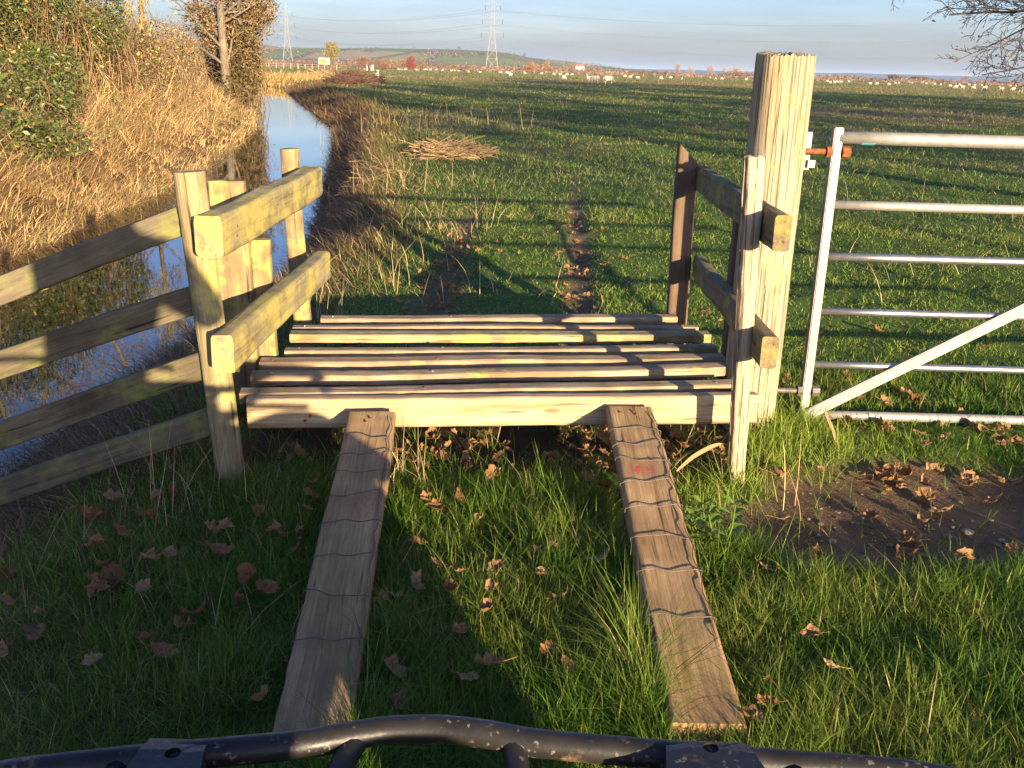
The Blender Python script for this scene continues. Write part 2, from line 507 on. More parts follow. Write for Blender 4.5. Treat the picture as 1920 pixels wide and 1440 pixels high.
def ground_h(x, y, detail=True):
    x = np.asarray(x, float); y = np.asarray(y, float)
    R = R_(y); w = W_(y); sw = SW_(y)
    u = x - R
    right = -.62 + .62*sst((u+.05)/sw)
    v = -(u + w)
    left = -.62 + (.22*nz(x, y, 3.2, 6)+.10*nz(x, y, 1.2, 7))*sst(v/1.2)*(y < 130) + 1.0*sst(v/2.6) + .25*sst((v-2)/4) - .6*sst((v-9)/14)
    bed = -.62 - .45*np.sin(np.pi*np.clip(-u/w, 0, 1))
    h = np.where(u > 0, right, np.where(v > 0, left, bed))
    f = 1 - sst((y-128)/10)
    h = h*f
    if detail:
        ma = np.where((u > .6) , 1.0, .3)
        h = h + ma*(.018*nz(x, y, 1.6, 1) + .010*nz(x, y, .45, 2)) * np.clip(1.4-y/60, .3, 1)
        h = h + np.clip((y-12)/25, 0, 1)*np.clip(1.5-y/400, 0, 1)*(u > 0)*(.07*nz(x, y, 7, 4) + .06*nz(x, y, 2.5, 5))*np.clip(u/4, 0, 1)
        h = h - .05*rut_mask(x, y) - .035*dirt_mask(x, y)
    return h

def tan_mask(x, y):
    """dry bents among the green, in drifts"""
    t = .55*nz(x, y*.55, 17, 8) + .5*nz(x, y*.6, 5, 9)
    band = np.exp(-((y - (150 + .25*x))/22)**2)*1.0 + np.exp(-((y-44-.2*(x-14))/9)**2)*sst((x-6)/8)*.8 + np.exp(-((y-420)/40)**2)*.8
    u = x-R_(y)
    return np.clip(.12 + .42*t + .75*band, 0, 1)*sst((y-9)/14)

# ground sheet
ys = np.concatenate([np.linspace(-40, 0, 24)[:-1], np.linspace(0, 14, 190), np.geomspace(14.1, 220, 190), np.geomspace(228, 12000, 34)])
us = np.concatenate([-np.geomspace(9000, 9.3, 34), np.linspace(-9.2, 8, 250), np.geomspace(8.2, 60, 60), np.geomspace(66, 9000, 28)])
YY, UU = np.meshgrid(ys, us, indexing='ij')
XX = R_(YY) + UU
ZZ = ground_h(XX, YY)
V = np.stack([XX, YY, ZZ], -1).reshape(-1, 3)
ny, nx = XX.shape
i, j = np.meshgrid(np.arange(ny-1), np.arange(nx-1), indexing='ij')
a = (i*nx+j).ravel()
Q = np.column_stack([a, a+1, a+nx+1, a+nx])
x, y, u = XX.ravel(), YY.ravel(), UU.ravel()
n1 = nz(x, y, 1.1, 20)[:, None]; n2 = nz(x, y, 9, 21)[:, None]
green = np.array([.075, .125, .022])*(1+.25*n1) + np.array([.014, .010, .0])*n2
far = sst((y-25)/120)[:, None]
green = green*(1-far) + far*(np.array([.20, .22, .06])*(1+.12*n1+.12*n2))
tanc = np.array([.30, .22, .085])*(1+.2*n1)
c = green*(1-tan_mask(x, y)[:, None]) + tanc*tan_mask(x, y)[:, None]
bank = (1-sst((u-SW_(y)*.9+.25*nz(x, y, 1.3, 23))/.7)) * (y < 140)
bc = np.array([.15, .095, .045])*(1+.3*n1)
c = c*(1-bank[:, None]) + bc*bank[:, None]
mud = np.exp(-((u-.02)/.18)**2)[:, None]*(y < 140)[:, None]
c = c*(1-mud) + np.array([.035, .022, .012])*mud
rm = np.clip(rut_mask(x, y)+dirt_mask(x, y), 0, 1)[:, None]
c = c*(1-rm) + np.array([.18, .115, .068])*(1+.3*n1)*rm
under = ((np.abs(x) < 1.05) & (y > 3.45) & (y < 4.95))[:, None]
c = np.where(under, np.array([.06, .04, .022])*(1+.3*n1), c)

def ground_mat():
    m, nt, out = new_mat("ground_soil_and_turf"); b = NB(nt)
    at = b.n("ShaderNodeAttribute", attribute_name="col")
    tc = b.n("ShaderNodeTexCoord"); v = tc.outputs["Object"]
    n1 = b.noise(v, 14, 8, .7); n2 = b.noise(v, 1.3, 6, .6); n3 = b.noise(v, 90, 4, .6)
    c = b.mix(b.ramp(n1, [(.3, .4), (.6, 0.0)]), at.outputs["Color"], b.mix(.6, at.outputs["Color"], (.012, .010, .006)))
    c = b.mix(b.ramp(n2, [(.35, .35), (.65, 0.0)]), c, b.mix(.5, c, (.03, .04, .01)))
    c = b.mix(b.ramp(n3, [(.5, 0.0), (.8, .35)]), c, b.mix(.5, c, (.3, .24, .13)))
    hgt = b.math('ADD', b.math('MULTIPLY', n1, .7), b.math('MULTIPLY', n3, .3))
    p = b.principled(c, .95, .1, 0, b.bump(hgt, .8, .03))
    b.l(p.outputs[0], out.inputs[0])
    return m
M_ground = ground_mat()
g = link("ground", np_mesh("ground", V, Q, None, M_ground, True, c))
tag(g, "flat green pasture and ditch banks with tan dry patches", None, None, "structure")

# water
def water_mat():
    m, nt, out = new_mat("ditch_water"); b = NB(nt)
    tc = b.n("ShaderNodeTexCoord"); v = tc.outputs["Object"]
    n = b.noise(v, 3.0, 3, .5); n2 = b.noise(v, 14, 2, .5)
    h = b.math('ADD', b.math('MULTIPLY', n, .7), b.math('MULTIPLY', n2, .15))
    p = b.principled((.022, .021, .013), .015, .5, 0, b.bump(h, .035, .02))
    p.inputs["IOR"].default_value = 1.36
    p.inputs["Specular IOR Level"].default_value = .55
    b.l(p.outputs[0], out.inputs[0]); return m
wy = np.concatenate([np.linspace(-40, 20, 40), np.geomspace(21, 132, 50)])
wu = np.linspace(-1, 1, 5)
Vw = []
for yy in wy:
    for k in wu:
        cx = R_(yy) - W_(yy)/2
        Vw.append((cx + k*(W_(yy)/2+.5), yy, WATER_Z))
i, j = np.meshgrid(np.arange(len(wy)-1), np.arange(4), indexing='ij'); a = (i*5+j).ravel()
wo_ = link("water", np_mesh("water", Vw, np.column_stack([a, a+1, a+6, a+5]), None, water_mat(), True))
tag(wo_, "still ditch water reflecting pale blue sky", None, None, "structure")

# ------------------------------------------------------------------ hills
def ridge(name, rows, px, hpx, dists, prof, mat_cols, mat, seed, jag=0.0):
    az = np.linspace(px[0], px[-1], rows)
    ratio = (az - 960)/1830*1.05
    hp = np.interp(az, px, hpx)
    V, C = [], []
    for d, k in zip(dists, prof):
        xx = ratio*d; yy = np.full(rows, d)
        zz = hp/1830*dists[-2]*k + jag*k*np.abs(nz(xx, yy, 60, seed)) + (k > 0)*.04*hp/1830*dists[-2]*nz(xx, yy, 400, seed+1)*k
        zz = np.where(k == 0, -3, zz + 1.45*(k > .9))
        V.append(np.column_stack([xx, yy, zz]))
    V = np.concatenate(V); n = rows
    i, j = np.meshgrid(np.arange(len(dists)-1), np.arange(n-1), indexing='ij'); a = (i*n+j).ravel()
    return V, np.column_stack([a, a+1, a+n+1, a+n])
def hill_mat():
    m, nt, out = new_mat("hill_pasture"); b = NB(nt)
    tc = b.n("ShaderNodeTexCoord"); v = tc.outputs["Object"]
    vv = b.mapping(v, (1, .55, 1))
    vo = b.n("ShaderNodeTexVoronoi"); vo.inputs["Scale"].default_value = .0065; b.l(vv, vo.inputs["Vector"])
    c = b.ramp(b.n("ShaderNodeSeparateColor").outputs[0], [(0, 0.0), (1, 1.0)]) if False else None
    sp = b.n("ShaderNodeSeparateColor"); b.l(vo.outputs["Color"], sp.inputs[0])
    c = b.ramp(sp.outputs[0], [(.0, (.20, .25, .09)), (.35, (.26, .30, .11)), (.6, (.34, .33, .15)), (.85, (.42, .34, .18)), (1, (.22, .25, .11))], 'CONSTANT')
    ve = b.n("ShaderNodeTexVoronoi", feature='DISTANCE_TO_EDGE'); ve.inputs["Scale"].default_value = .0065; b.l(vv, ve.inputs["Vector"])
    c = b.mix(b.ramp(ve.outputs[0], [(.03, .7), (.05, 0.0)]), c, (.16, .12, .075))
    w = b.ramp(b.noise(vv, .009, 6, .7), [(.52, 0.0), (.58, .85)])
    c = b.mix(w, c, (.24, .17, .11))
    c = b.mix(b.ramp(b.noise(v, .06, 5), [(.35, .5), (.6, 0.0)]), c, b.mix(.5, c, (.05, .05, .03)))
    p = b.principled(c, 1.0, .0); b.l(p.outputs[0], out.inputs[0]); return m
hp_px = [-500, 300, 420, 490, 560, 640, 700, 780, 850, 900, 940, 980, 1030, 1080, 1110, 1180, 1260, 1400]
hp_h = [20, 30, 34, 31, 26, 26, 28, 30, 30, 28, 25, 19, 16, 11, 8, 4, 1, 0]
V, q = ridge("hills", 260, hp_px, hp_h, [1450, 1600, 1750, 1900, 2050, 2200, 2350, 2900], [0, .12, .35, .62, .85, .97, 1.0, 0], None, None, 50, 1.0)
tag(link("hills", np_mesh("hills", V, q, None, hill_mat(), True)), "low green hill of hedged fields beyond the pasture", None, None, "structure")
M_ridge = simple("distant_woods", (.035, .042, .03), 1.0, 0, 0, .004, .3)
rp = [800, 1000, 1150, 1250, 1420, 1520, 1640, 1735, 1745, 1800, 1860, 1920, 2100, 2600]
rh = [0, 3, 6, 7, 7, 9, 9.5, 9, 12, 12, 10.5, 9.5, 8, 6]
V, q = ridge("distant_hills", 300, rp, rh, [6200, 6500, 6800, 7000, 7050, 8000], [0, .35, .8, 1.0, 1.0, 0], None, None, 60, 2.0)
tag(link("distant_hills", np_mesh("distant_hills", V, q, None, M_ridge, True)), "long blue wooded ridge on the horizon", None, None, "structure")

# ------------------------------------------------------------------ slatted deck
deck = thing("slatted_footbridge", (0, 4.1, 0), "weathered wooden slatted bridge deck with a thick pale front beam, between the two railings", "footbridge", rz=0)
ZD = .26
o = board("front_beam", (-.985, 3.44, .2025), (.965, 3.655, .2025), .062, .115, M_beam, deck)
SL = [((-1.03, 3.51), (.915, 3.80), M_slat, .085), ((-1.05, 3.74), (.94, 4.015), M_slat, .088), ((-1.06, 3.925), (.935, 4.18), M_slat, .088),
      ((-1.0, 4.12), (.935, 4.35), M_slat, .075), ((-1.03, 4.355), (.945, 4.57), M_slat_g, .09), ((-1.05, 4.50), (.915, 4.73), M_slat, .06),
      ((-.955, 4.70), (.835, 4.925), M_slat, .085)]
for k, (p, q_, mt, w) in enumerate(SL):
    zc = ZD-.022 + random.uniform(-.003, .003)
    board("slat", (p[0], p[1], zc), (q_[0], q_[1], zc+random.uniform(-.004, .004)), w*.96, .044, mt, deck)
for xx in (-.7, .62):
    board("bearer", (xx-.02, 3.60+.11*(xx+.7), .165), (xx-.1, 4.85, .165), .07, .08, M_rail_r, deck)

def nail_at(p, root, mat=None, r=.006, d=(0, 0, 1)):
    p = Vector(p); d = Vector(d)
    V, q, t = polytube([p-d*.003, p+d*.0025], r, 8)
    link("nail", np_mesh("nail", V, q, t, mat or M_rust), Matrix.Identity(4), root)
for (p, q_, mt, w) in SL:
    for f, jx in ((.035, .0), (.965, .0), (.36, .02)):
        c = Vector((p[0], p[1], ZD)).lerp(Vector((q_[0], q_[1], ZD)), f+random.uniform(-.01, .01))
        nail_at((c.x, c.y-.006, ZD+.002), deck, M_galv if random.random() < .4 else M_rust)
# ------------------------------------------------------------------ left railing
lr = thing("wooden_railing", (-1.05, 3.27, -.15), "yellow lichened two-rail wooden railing on the ditch side of the footbridge", "railing", "railings beside the footbridge")
pole("front_post", (-1.0, 3.275, -.30), (-1.088, 3.29, 1.10), .049, M_post_l, lr, wob=.06)
board("middle_post", (-1.145, 4.0, -.3), (-1.172, 3.97, .995), .145, .05, M_board_l, lr, r=.01, up=(0, 1, 0))
board("middle_post", (-1.055, 4.05, -.3), (-1.068, 4.03, .752), .088, .055, M_board_l, lr, r=.01, up=(0, 1, 0))
pole("rear_post", (-1.05, 4.8, -.25), (-1.098, 4.8, 1.06), .046, M_board_l, lr, wob=.05)
board("upper_rail", (-1.0, 3.15, .905), (-.955, 4.62, .925), .09, .135, M_rail_l, lr, r=.012)
board("lower_rail", (-.965, 3.11, .525), (-.925, 4.66, .53), .075, .13, M_rail_l, lr, r=.012)

# ------------------------------------------------------------------ right railing
rr = thing("wooden_railing", (.88, 3.4, 0), "dark two-rail wooden railing with a pale cracked front stake, beside the gate post", "railing", "railings beside the footbridge")
board("front_stake", (.858, 3.40, -.15), (.812, 3.405, 1.19), .064, .052, M_stake, rr, r=.016, up=(0, 1, 0), jit=.0025, taper=(.92, 1.0))
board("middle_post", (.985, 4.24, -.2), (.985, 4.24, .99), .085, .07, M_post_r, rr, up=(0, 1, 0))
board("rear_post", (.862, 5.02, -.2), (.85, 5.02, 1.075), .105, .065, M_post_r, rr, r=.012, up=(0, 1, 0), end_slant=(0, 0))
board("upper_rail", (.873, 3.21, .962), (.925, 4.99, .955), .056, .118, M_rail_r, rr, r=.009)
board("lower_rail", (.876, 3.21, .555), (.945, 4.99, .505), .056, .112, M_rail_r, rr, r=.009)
# slanted top of the rear post
for ob in rr.children:
    if ob.name.startswith("rear_post"):
        me = ob.data
        mx = max(v.co.x for v in me.vertices)
        for v in me.vertices:
            if v.co.x > mx - .06:
                s = (WM[ob] @ v.co).x - .85
                v.co.x += -s*1.0

for z_ in (.93, .965, .53): nail_at((-.952+random.uniform(-.0, .0), 4.55, z_), lr, None, .006, (1, 0, 0))
for y_, z_ in ((3.30, .89), (3.31, .92), (3.32, .52), (4.0, .545)): nail_at((-.948 if z_ > .7 else -.918, y_, z_), lr, None, .006, (1, 0, 0))
for z_ in (.62, .64): nail_at((-1.06, 4.01, z_), lr, None, .006, (0, -1, 0))
for z_ in (.21, .23): nail_at((-.98+z_, 3.405+.02, z_-.03), deck, None, .006, (0, -1, 0))
# ------------------------------------------------------------------ left fence
lf = thing("rail_fence", (-1.6, 3.27, -.3), "mossy four-rail wooden fence running down to the ditch from the left railing", "fence")
for a0, a1 in (((-1.09, .955), (-1.755, .68)), ((-1.08, .675), (-1.79, .41)), ((-1.05, .44), (-1.83, .14)), ((-1.03, .225), (-1.86, -.085))):
    dx, dz = a1[0]-a0[0], a1[1]-a0[1]
    e = 2.1
    board("rail", (a0[0], 3.325, a0[1]), (a0[0]+dx*e, 3.345, a0[1]+dz*e), .04, .098, M_fence, lf, r=.007)
pole("post", (-2.35, 3.41, -.9), (-2.38, 3.41, .62), .05, M_fence, lf)

# ------------------------------------------------------------------ ramps
M_ramp_node = M_ramp
def ramp(label, p0, p1, us_, M_ramp, name="ramp_plank"):
    root = thing(name, p0, label, "ramp", "plank ramps up to the footbridge")
    off = Vector((0, .01, -.034))
    pl = board("plank", Vector(p0)+off, Vector(p1)+off, .172, .066, M_ramp, root, r=.01, jit=.0016)
    Mw, L = along(Vector(p0), Vector(p1))
    n = 0
    for yk in us_:
        t = (yk - p0[1])/(p1[1]-p0[1])
        c = Vector(p0).lerp(Vector(p1), t)
        pts = []
        ph = random.uniform(0, 6); sk = random.uniform(-.02, .02)
        for s in np.linspace(-1, 1, 15):
            lx = s*.09
            pts.append((L*t + sk*s + .006*math.sin(3.1*s+ph) + .003*math.sin(8*s+ph*2), lx, .004+.0015*math.sin(5*s+ph)))
        pts = [(pts[0][0]+.004, -.0925, -.052)] + [(pts[0][0], -.0925, -.004)] + pts[1:-1] + [(pts[-1][0], .0925, -.004), (pts[-1][0]-.01, .0925, -.055)]
        V, q, t3 = polytube(pts, .0015, 6)
        link("wire_tread", np_mesh("wire_tread", V, q, t3, M_wire, True), Mw, root)
        # twisted tail at one side
        n += 1
    # the long side wire down the right edge
    pts = [(L*.18 + (L*.78)*k/40, -.079 + .005*math.sin(k*1.3), .004+.002*math.sin(k*2.1)) for k in range(41)]
    V, q, t3 = polytube(pts, .0016, 5)
    link("side_wire", np_mesh("side_wire", V, q, t3, M_wire, True), Mw, root)
    return root, Mw, L
r1, Mr1, L1 = ramp("plank ramp with wire treads on the ditch side, half in shade", (-.42, 1.80, .05), (-.513, 3.385, .240),
                   [3.18, 3.062, 2.941, 2.802, 2.645, 2.473, 2.293, 2.112], M_ramp_a)
r2, Mr2, L2 = ramp("brown plank ramp with wire treads and a faded red mark, on the gate side", (.462, 1.86, .055), (.45, 3.515, .243),
                   [3.323, 3.208, 3.089, 2.949, 2.791, 2.621, 2.45, 2.247], M_ramp_b)
def nails(Mw, root, pts):
    for (a_, b_) in pts:
        V, q, t3 = polytube([(a_, b_, -.002), (a_, b_, .003)], .005, 8)
        link("nail", np_mesh("nail", V, q, t3, M_rust), Mw, root)
nails(Mr2, r2, [(L2-.05, -.01), (L2-.075, -.018), (L2-.06, .04), (L2-.3, .05), (L2-.42, -.03)])
nails(Mr1, r1, [(L1-.06, .0), (L1-.09, .012)])

# ------------------------------------------------------------------ gate post
gp = thing("gate_post", (1.02, 3.95, 0), "tall thick round pale wooden gate post between the railing and the metal gate", "gate post")
def gate_post_mesh():
    g_ = np.random.default_rng(77)
    n, rings, L = 96, 56, 1.95
    a_ = np.arange(n)*2*math.pi/n
    zs = np.linspace(-.42, L-.42+.0, rings)
    V = []
    # long drying cracks
    cr = [(g_.uniform(0, 6.28), g_.uniform(-.3, 1.2), g_.uniform(.25, .8), g_.uniform(.004, .011)) for _ in range(46)]
    for z in zs:
        r_ = .115*(1 + .02*np.sin(2*a_+.6) + .012*np.sin(5*a_+2+z*.7) + .006*np.sin(9*a_+z*2))
        r_ = r_ - .012*np.exp(-((np.angle(np.exp(1j*(a_-3.4))))/.5)**2)
        for (ca, z0, ln, dp) in cr:
            f_ = max(0.0, 1-abs((z-z0)/ln))
            f_ *= min(1.0, max(.15, (1.53-z)*3))
            if f_ > 0:
                da = np.angle(np.exp(1j*(a_-ca-.05*math.sin(z*3+ca))))
                r_ = r_ - dp*f_**.5*np.exp(-(da/.035)**2)
        V.append(np.column_stack([r_*np.cos(a_), r_*np.sin(a_), np.full(n, z)]))
    V[-1][:, 2] += g_.normal(0, .004, n) + .004*np.sin(a_)
    V[-1][:, :2] *= .985
    V = np.concatenate(V)
    i, j = np.meshgrid(np.arange(rings-1), np.arange(n), indexing='ij'); A = (i*n+j).ravel(); B = (i*n+(j+1) % n).ravel()
    q = np.column_stack([A, B, B+n, A+n])
    top = V[-n:]; o0 = len(V)
    V = np.concatenate([V, top, top*[.55, .55, 1]+[0, 0, .006], [[0, 0, 1.53]]])
    A = np.arange(n); B = (A+1) % n
    t = np.concatenate([np.column_stack([o0+A, o0+B, o0+n+B]), np.column_stack([o0+A, o0+n+B, o0+n+A]), np.column_stack([o0+n+A, o0+n+B, np.full(n, o0+2*n)])])
    # swap axes so that local X runs along the grain
    V = V[:, [2, 0, 1]]
    return V, q, t
V, q, t = gate_post_mesh()
Mw = Matrix(((0, 1, 0, 1.018), (0, 0, 1, 3.98), (1, 0, 0, 0), (0, 0, 0, 1)))
link("post_body", np_mesh("post_body", V, q, t, M_bigpost, True), Mw, gp)

# ------------------------------------------------------------------ metal gate
fg = thing("field_gate", (1.3, 4.07, 0), "galvanised six-rail metal field gate with a diagonal brace, hung on the thick post", "gate")
def bar(name, p0, p1, r, mat, root, n=14):
    P = np.linspace(np.array(p0, float), np.array(p1, float), 12)
    V, q, t = polytube(P, r, n)
    return link(name, np_mesh(name, V, q, t, mat, True), Matrix.Identity(4), root)
X1 = 4.55
for z_, r_ in ((1.222, .027), (.953, .0195), (.737, .0175), (.502, .0155), (.265, .0155), (.035, .021)):
    m_ = M_galv_w if r_ > .019 else M_galv
    bar("rail", (1.292, 4.07, z_), (X1, 4.07, z_), r_, m_, fg)
for xs_ in (1.285, X1):
    bm = bmesh.new(); bmesh.ops.create_cube(bm, size=1)
    bmesh.ops.scale(bm, vec=(.038, .046, 1.262), verts=bm.verts)
    bmesh.ops.bevel(bm, geom=bm.edges[:], offset=.004, segments=2, affect='EDGES')
    link("stile", bm_mesh("stile", bm, M_galv_w), Matrix.Translation((xs_, 4.07, .632)), fg)
def flat_bar(name, p0, p1, w, th, mat, root):
    Mw, L = along(p0, p1)
    bm = bmesh.new(); bmesh.ops.create_cube(bm, size=1)
    bmesh.ops.scale(bm, vec=(L, th, w), verts=bm.verts)
    bmesh.ops.translate(bm, vec=(L/2, 0, 0), verts=bm.verts)
    bmesh.ops.bevel(bm, geom=bm.edges[:], offset=min(th, w)*.2, segments=2, affect='EDGES')
    return link(name, bm_mesh(name, bm, mat), Mw, root)
flat_bar("diagonal_brace", (1.29, 4.036, .044), (3.26, 4.036, 1.19), .048, .020, M_galv_w, fg)
for z_, mt in ((1.166, M_rust), (.147, M_wire)):
    h_ = bar("hinge_bolt", (1.10, 4.06, z_), (1.335, 4.06, z_), .0125, mt, fg, 10)
    V, q, t = polytube([(1.245, 4.06, z_), (1.265, 4.06, z_)], .024, 6)
    link("nut", np_mesh("nut", V, q, t, mt), Matrix.Identity(4), h_)
    V, q, t = polytube([(1.308, 4.06, z_), (1.34, 4.06, z_)], .025, 8)
    link("bolt_head", np_mesh("bolt_head", V, q, t, mt), Matrix.Identity(4), h_)
mb = MB(); mb.box((1.165, 4.10, 1.165), (.05, .03, .15)); mb.box((1.195, 4.085, 1.115), (.03, .03, .03))
link("hinge_bracket", mb.mesh("hinge_bracket", M_galv_w), Matrix.Identity(4), fg)
# teal smear on top rail
a_ = np.linspace(math.radians(215), math.radians(285), 6); xs_ = np.linspace(1.385, 1.435, 5)
V = [(x_ + random.uniform(-.006, .006)*(abs(x_-1.41) > .02), 4.07+.0275*math.cos(t_), 1.222+.0275*math.sin(t_)) for x_ in xs_ for t_ in a_]
i, j = np.meshgrid(np.arange(4), np.arange(5), indexing='ij'); a = (i*6+j).ravel()
link("paint_mark", np_mesh("paint_mark", V, np.column_stack([a, a+6, a+7, a+1]), None, M_teal, True), Matrix.Identity(4), fg)

# ------------------------------------------------------------------ quad bike (front rack in view) and its rider
qb = thing("quad_bike", (-.05, .3, 0), "black quad bike with a scuffed tubular front rack, facing the ramps", "quad bike")
RK = [(-.60, .70), (-.555, .80), (-.52, .838), (-.43, .862), (-.351, .878), (-.224, .902), (-.165, .920), (-.125, .931), (-.07, .935), (-.02, .929), (.03, .917), (.093, .910), (.186, .902), (.295, .893), (.38, .887), (.44, .880), (.48, .868), (.53, .835), (.56, .76), (.57, .66)]
def smooth_path(P, k=6):
    P = np.asarray(P, float); out = []
    for i in range(len(P)-1):
        p0 = P[max(i-1, 0)]; p1 = P[i]; p2 = P[i+1]; p3 = P[min(i+2, len(P)-1)]
        for t in np.linspace(0, 1, k, endpoint=False):
            out.append(.5*((2*p1)+(-p0+p2)*t+(2*p0-5*p1+4*p2-p3)*t*t+(-p0+3*p1-3*p2+p3)*t**3))
    out.append(P[-1]); return np.array(out)
RZ = .748
pth = smooth_path([(x_, y_-.018, RZ) for x_, y_ in RK])
V, q, t = polytube(pth, .0155, 16)
link("front_rack_bar", np_mesh("front_rack_bar", V, q, t, M_rack, True), Matrix.Identity(4), qb)
for pts in ([(-.158, .905, RZ-.003), (-.172, .86, RZ-.012), (-.18, .78, RZ-.016), (-.182, .3, RZ-.016)], [(.012, .902, RZ-.003), (.018, .86, RZ-.012), (.022, .78, RZ-.016), (.022, .3, RZ-.016)],
            [(-.40, .85, RZ-.003), (-.39, .3, RZ-.016)], [(.31, .87, RZ-.003), (.30, .3, RZ-.016)], [(-.6, .45, RZ-.016), (.57, .45, RZ-.016)]):
    V, q, t = polytube(smooth_path(pts), .0135, 12)
    link("rack_strut", np_mesh("rack_strut", V, q, t, M_rack, True), Matrix.Identity(4), qb)
def plate(cx, cy, w0, w1, d, hole):
    """mounting plate with a bolt hole, folded down at the front edge"""
    bm = bmesh.new()
    n = 20
    outer = []
    corners = [(-w0/2, .013), (w0/2, .013), (w1/2+.012, -d), (-w1/2, -d)]
    for k in range(4):
        a0 = Vector(corners[k]); a1 = Vector(corners[(k+1) % 4])
        for s in range(n//4): outer.append(a0.lerp(a1, s/(n/4)))
    hx, hy = hole
    up, lo, hr, hl = [], [], [], []
    for k, p in enumerate(outer):
        a = math.atan2(p.y-hy, p.x-hx)
        edge = .005 if True else 0
        up.append(bm.verts.new((cx+p.x, cy+p.y, RZ+.0185 - (.007 if p.y > .012 else 0))))
        lo.append(bm.verts.new((cx+p.x, cy+p.y, RZ-.004)))
        hr.append(bm.verts.new((cx+hx+.0085*math.cos(a), cy+hy+.0085*math.sin(a), RZ+.0185)))
        hl.append(bm.verts.new((cx+hx+.0085*math.cos(a), cy+hy+.0085*math.sin(a), RZ-.03)))
    for k in range(n):
        m = (k+1) % n
        bm.faces.new((up[k], up[m], hr[m], hr[k])); bm.faces.new((up[m], up[k], lo[k], lo[m])); bm.faces.new((hr[k], hr[m], hl[m], hl[k]))
    bmesh.ops.recalc_face_normals(bm, faces=bm.faces)
    link("mounting_plate", bm_mesh("mounting_plate", bm, M_rack), Matrix.Identity(4), qb)
plate(.220, .881, .085, .12, .12, (.003, -.006))
plate(-.345, .861, .062, .08, .12, (.004, -.018))
# bodywork, out of the frame
M_plastic = simple("dark_green_plastic", (.02, .035, .02), .45, .4, 0, 20, .2)
M_tyre = simple("black_rubber", (.018, .018, .018), .9, .2, 0, 30, .3, .3)
M_seat = simple("black_vinyl", (.02, .02, .02), .6, .3, 0, 30, .2)
def hull(name, profile, mat, root):
    """profile: list of (y, zlo, zhi, halfwidth)"""
    V = []; n = 12
    a_ = np.arange(n)*2*math.pi/n
    for (y_, zl, zh, hw) in profile:
        for t_ in a_:
            cs, sn = math.cos(t_), math.sin(t_)
            sx = math.copysign(abs(cs)**.6, cs); sz = math.copysign(abs(sn)**.6, sn)
            V.append((-.05+sx*hw, y_, (zl+zh)/2+sz*(zh-zl)/2))
    m = len(profile)
    i, j = np.meshgrid(np.arange(m-1), np.arange(n), indexing='ij'); A = (i*n+j).ravel(); B = (i*n+(j+1) % n).ravel()
    q = np.column_stack([A, B, B+n, A+n]); c0 = len(V)
    V += [tuple(np.mean(V[:n], 0)), tuple(np.mean(V[(m-1)*n:m*n], 0))]
    A = np.arange(n); B = (A+1) % n; e = (m-1)*n
    t = np.concatenate([np.column_stack([B, A, np.full(n, c0)]), np.column_stack([e+A, e+B, np.full(n, c0+1)])])
    return link(name, np_mesh(name, V, q, t, mat, True), Matrix.Identity(4), root)
hull("body", [(-1.0, .55, .72, .28), (-.7, .4, .8, .34), (-.3, .2, .72, .22), (0, .2, .74, .22), (.3, .22, .72, .30), (.6, .26, .69, .36), (.82, .34, .62, .3)], M_plastic, qb)
hull("seat", [(-.95, .74, .86, .16), (-.6, .76, .88, .17), (-.3, .74, .84, .14), (-.1, .72, .80, .10)], M_seat, qb)
for sx in (-.47, .47):
    for yy_ in (.66, -.82):
        prof = [(-.11, .15), (-.11, .24), (-.07, .285), (.07, .285), (.11, .24), (.11, .15)]
        n = 24; V = []
        for (dx, rr_) in prof:
            for k in range(n): V.append((-.05+sx+dx, yy_+rr_*math.cos(2*math.pi*k/n), .285+rr_*math.sin(2*math.pi*k/n)))
        i, j = np.meshgrid(np.arange(5), np.arange(n), indexing='ij'); A = (i*n+j).ravel(); B = (i*n+(j+1) % n).ravel()
        w_ = link("wheel", np_mesh("wheel", V, np.column_stack([A, B, B+n, A+n]), None, M_tyre, True), Matrix.Identity(4), qb)
        V, q, t = polytube([(-.05+sx-.06, yy_, .285), (-.05+sx+.06, yy_, .285)], .155, 16)
        link("rim", np_mesh("rim", V, q, t, M_wire), Matrix.Identity(4), w_)
for sx in (-.44, .44):
    V = []; n = 14
    for yk, zk in ((.30, .52), (.38, .62), (.55, .665), (.75, .665), (.90, .60), (.985, .50)):
        for k in range(n):
            t_ = -1+2*k/(n-1); V.append((-.05+sx+t_*.16, yk, zk-.05*abs(t_)**3))
    i, j = np.meshgrid(np.arange(5), np.arange(n-1), indexing='ij'); a = (i*n+j).ravel()
    f_ = link("mudguard", np_mesh("mudguard", V, np.column_stack([a, a+1, a+n+1, a+n]), None, M_plastic, True), Matrix.Identity(4), qb)
    so = f_.modifiers.new("thick", 'SOLIDIFY'); so.thickness = .006
V, q, t = polytube(smooth_path([(-.42, -.12, .98), (-.2, -.04, .99), (-.05, .0, .95), (.1, -.04, .99), (.32, -.12, .98)]), .014, 10)
link("handlebar", np_mesh("handlebar", V, q, t, M_rack, True), Matrix.Identity(4), qb)
V, q, t = polytube([(-.05, .0, .95), (-.05, .12, .7)], .03, 10)
link("steering_column", np_mesh("steering_column", V, q, t, M_rack, True), Matrix.Identity(4), qb)

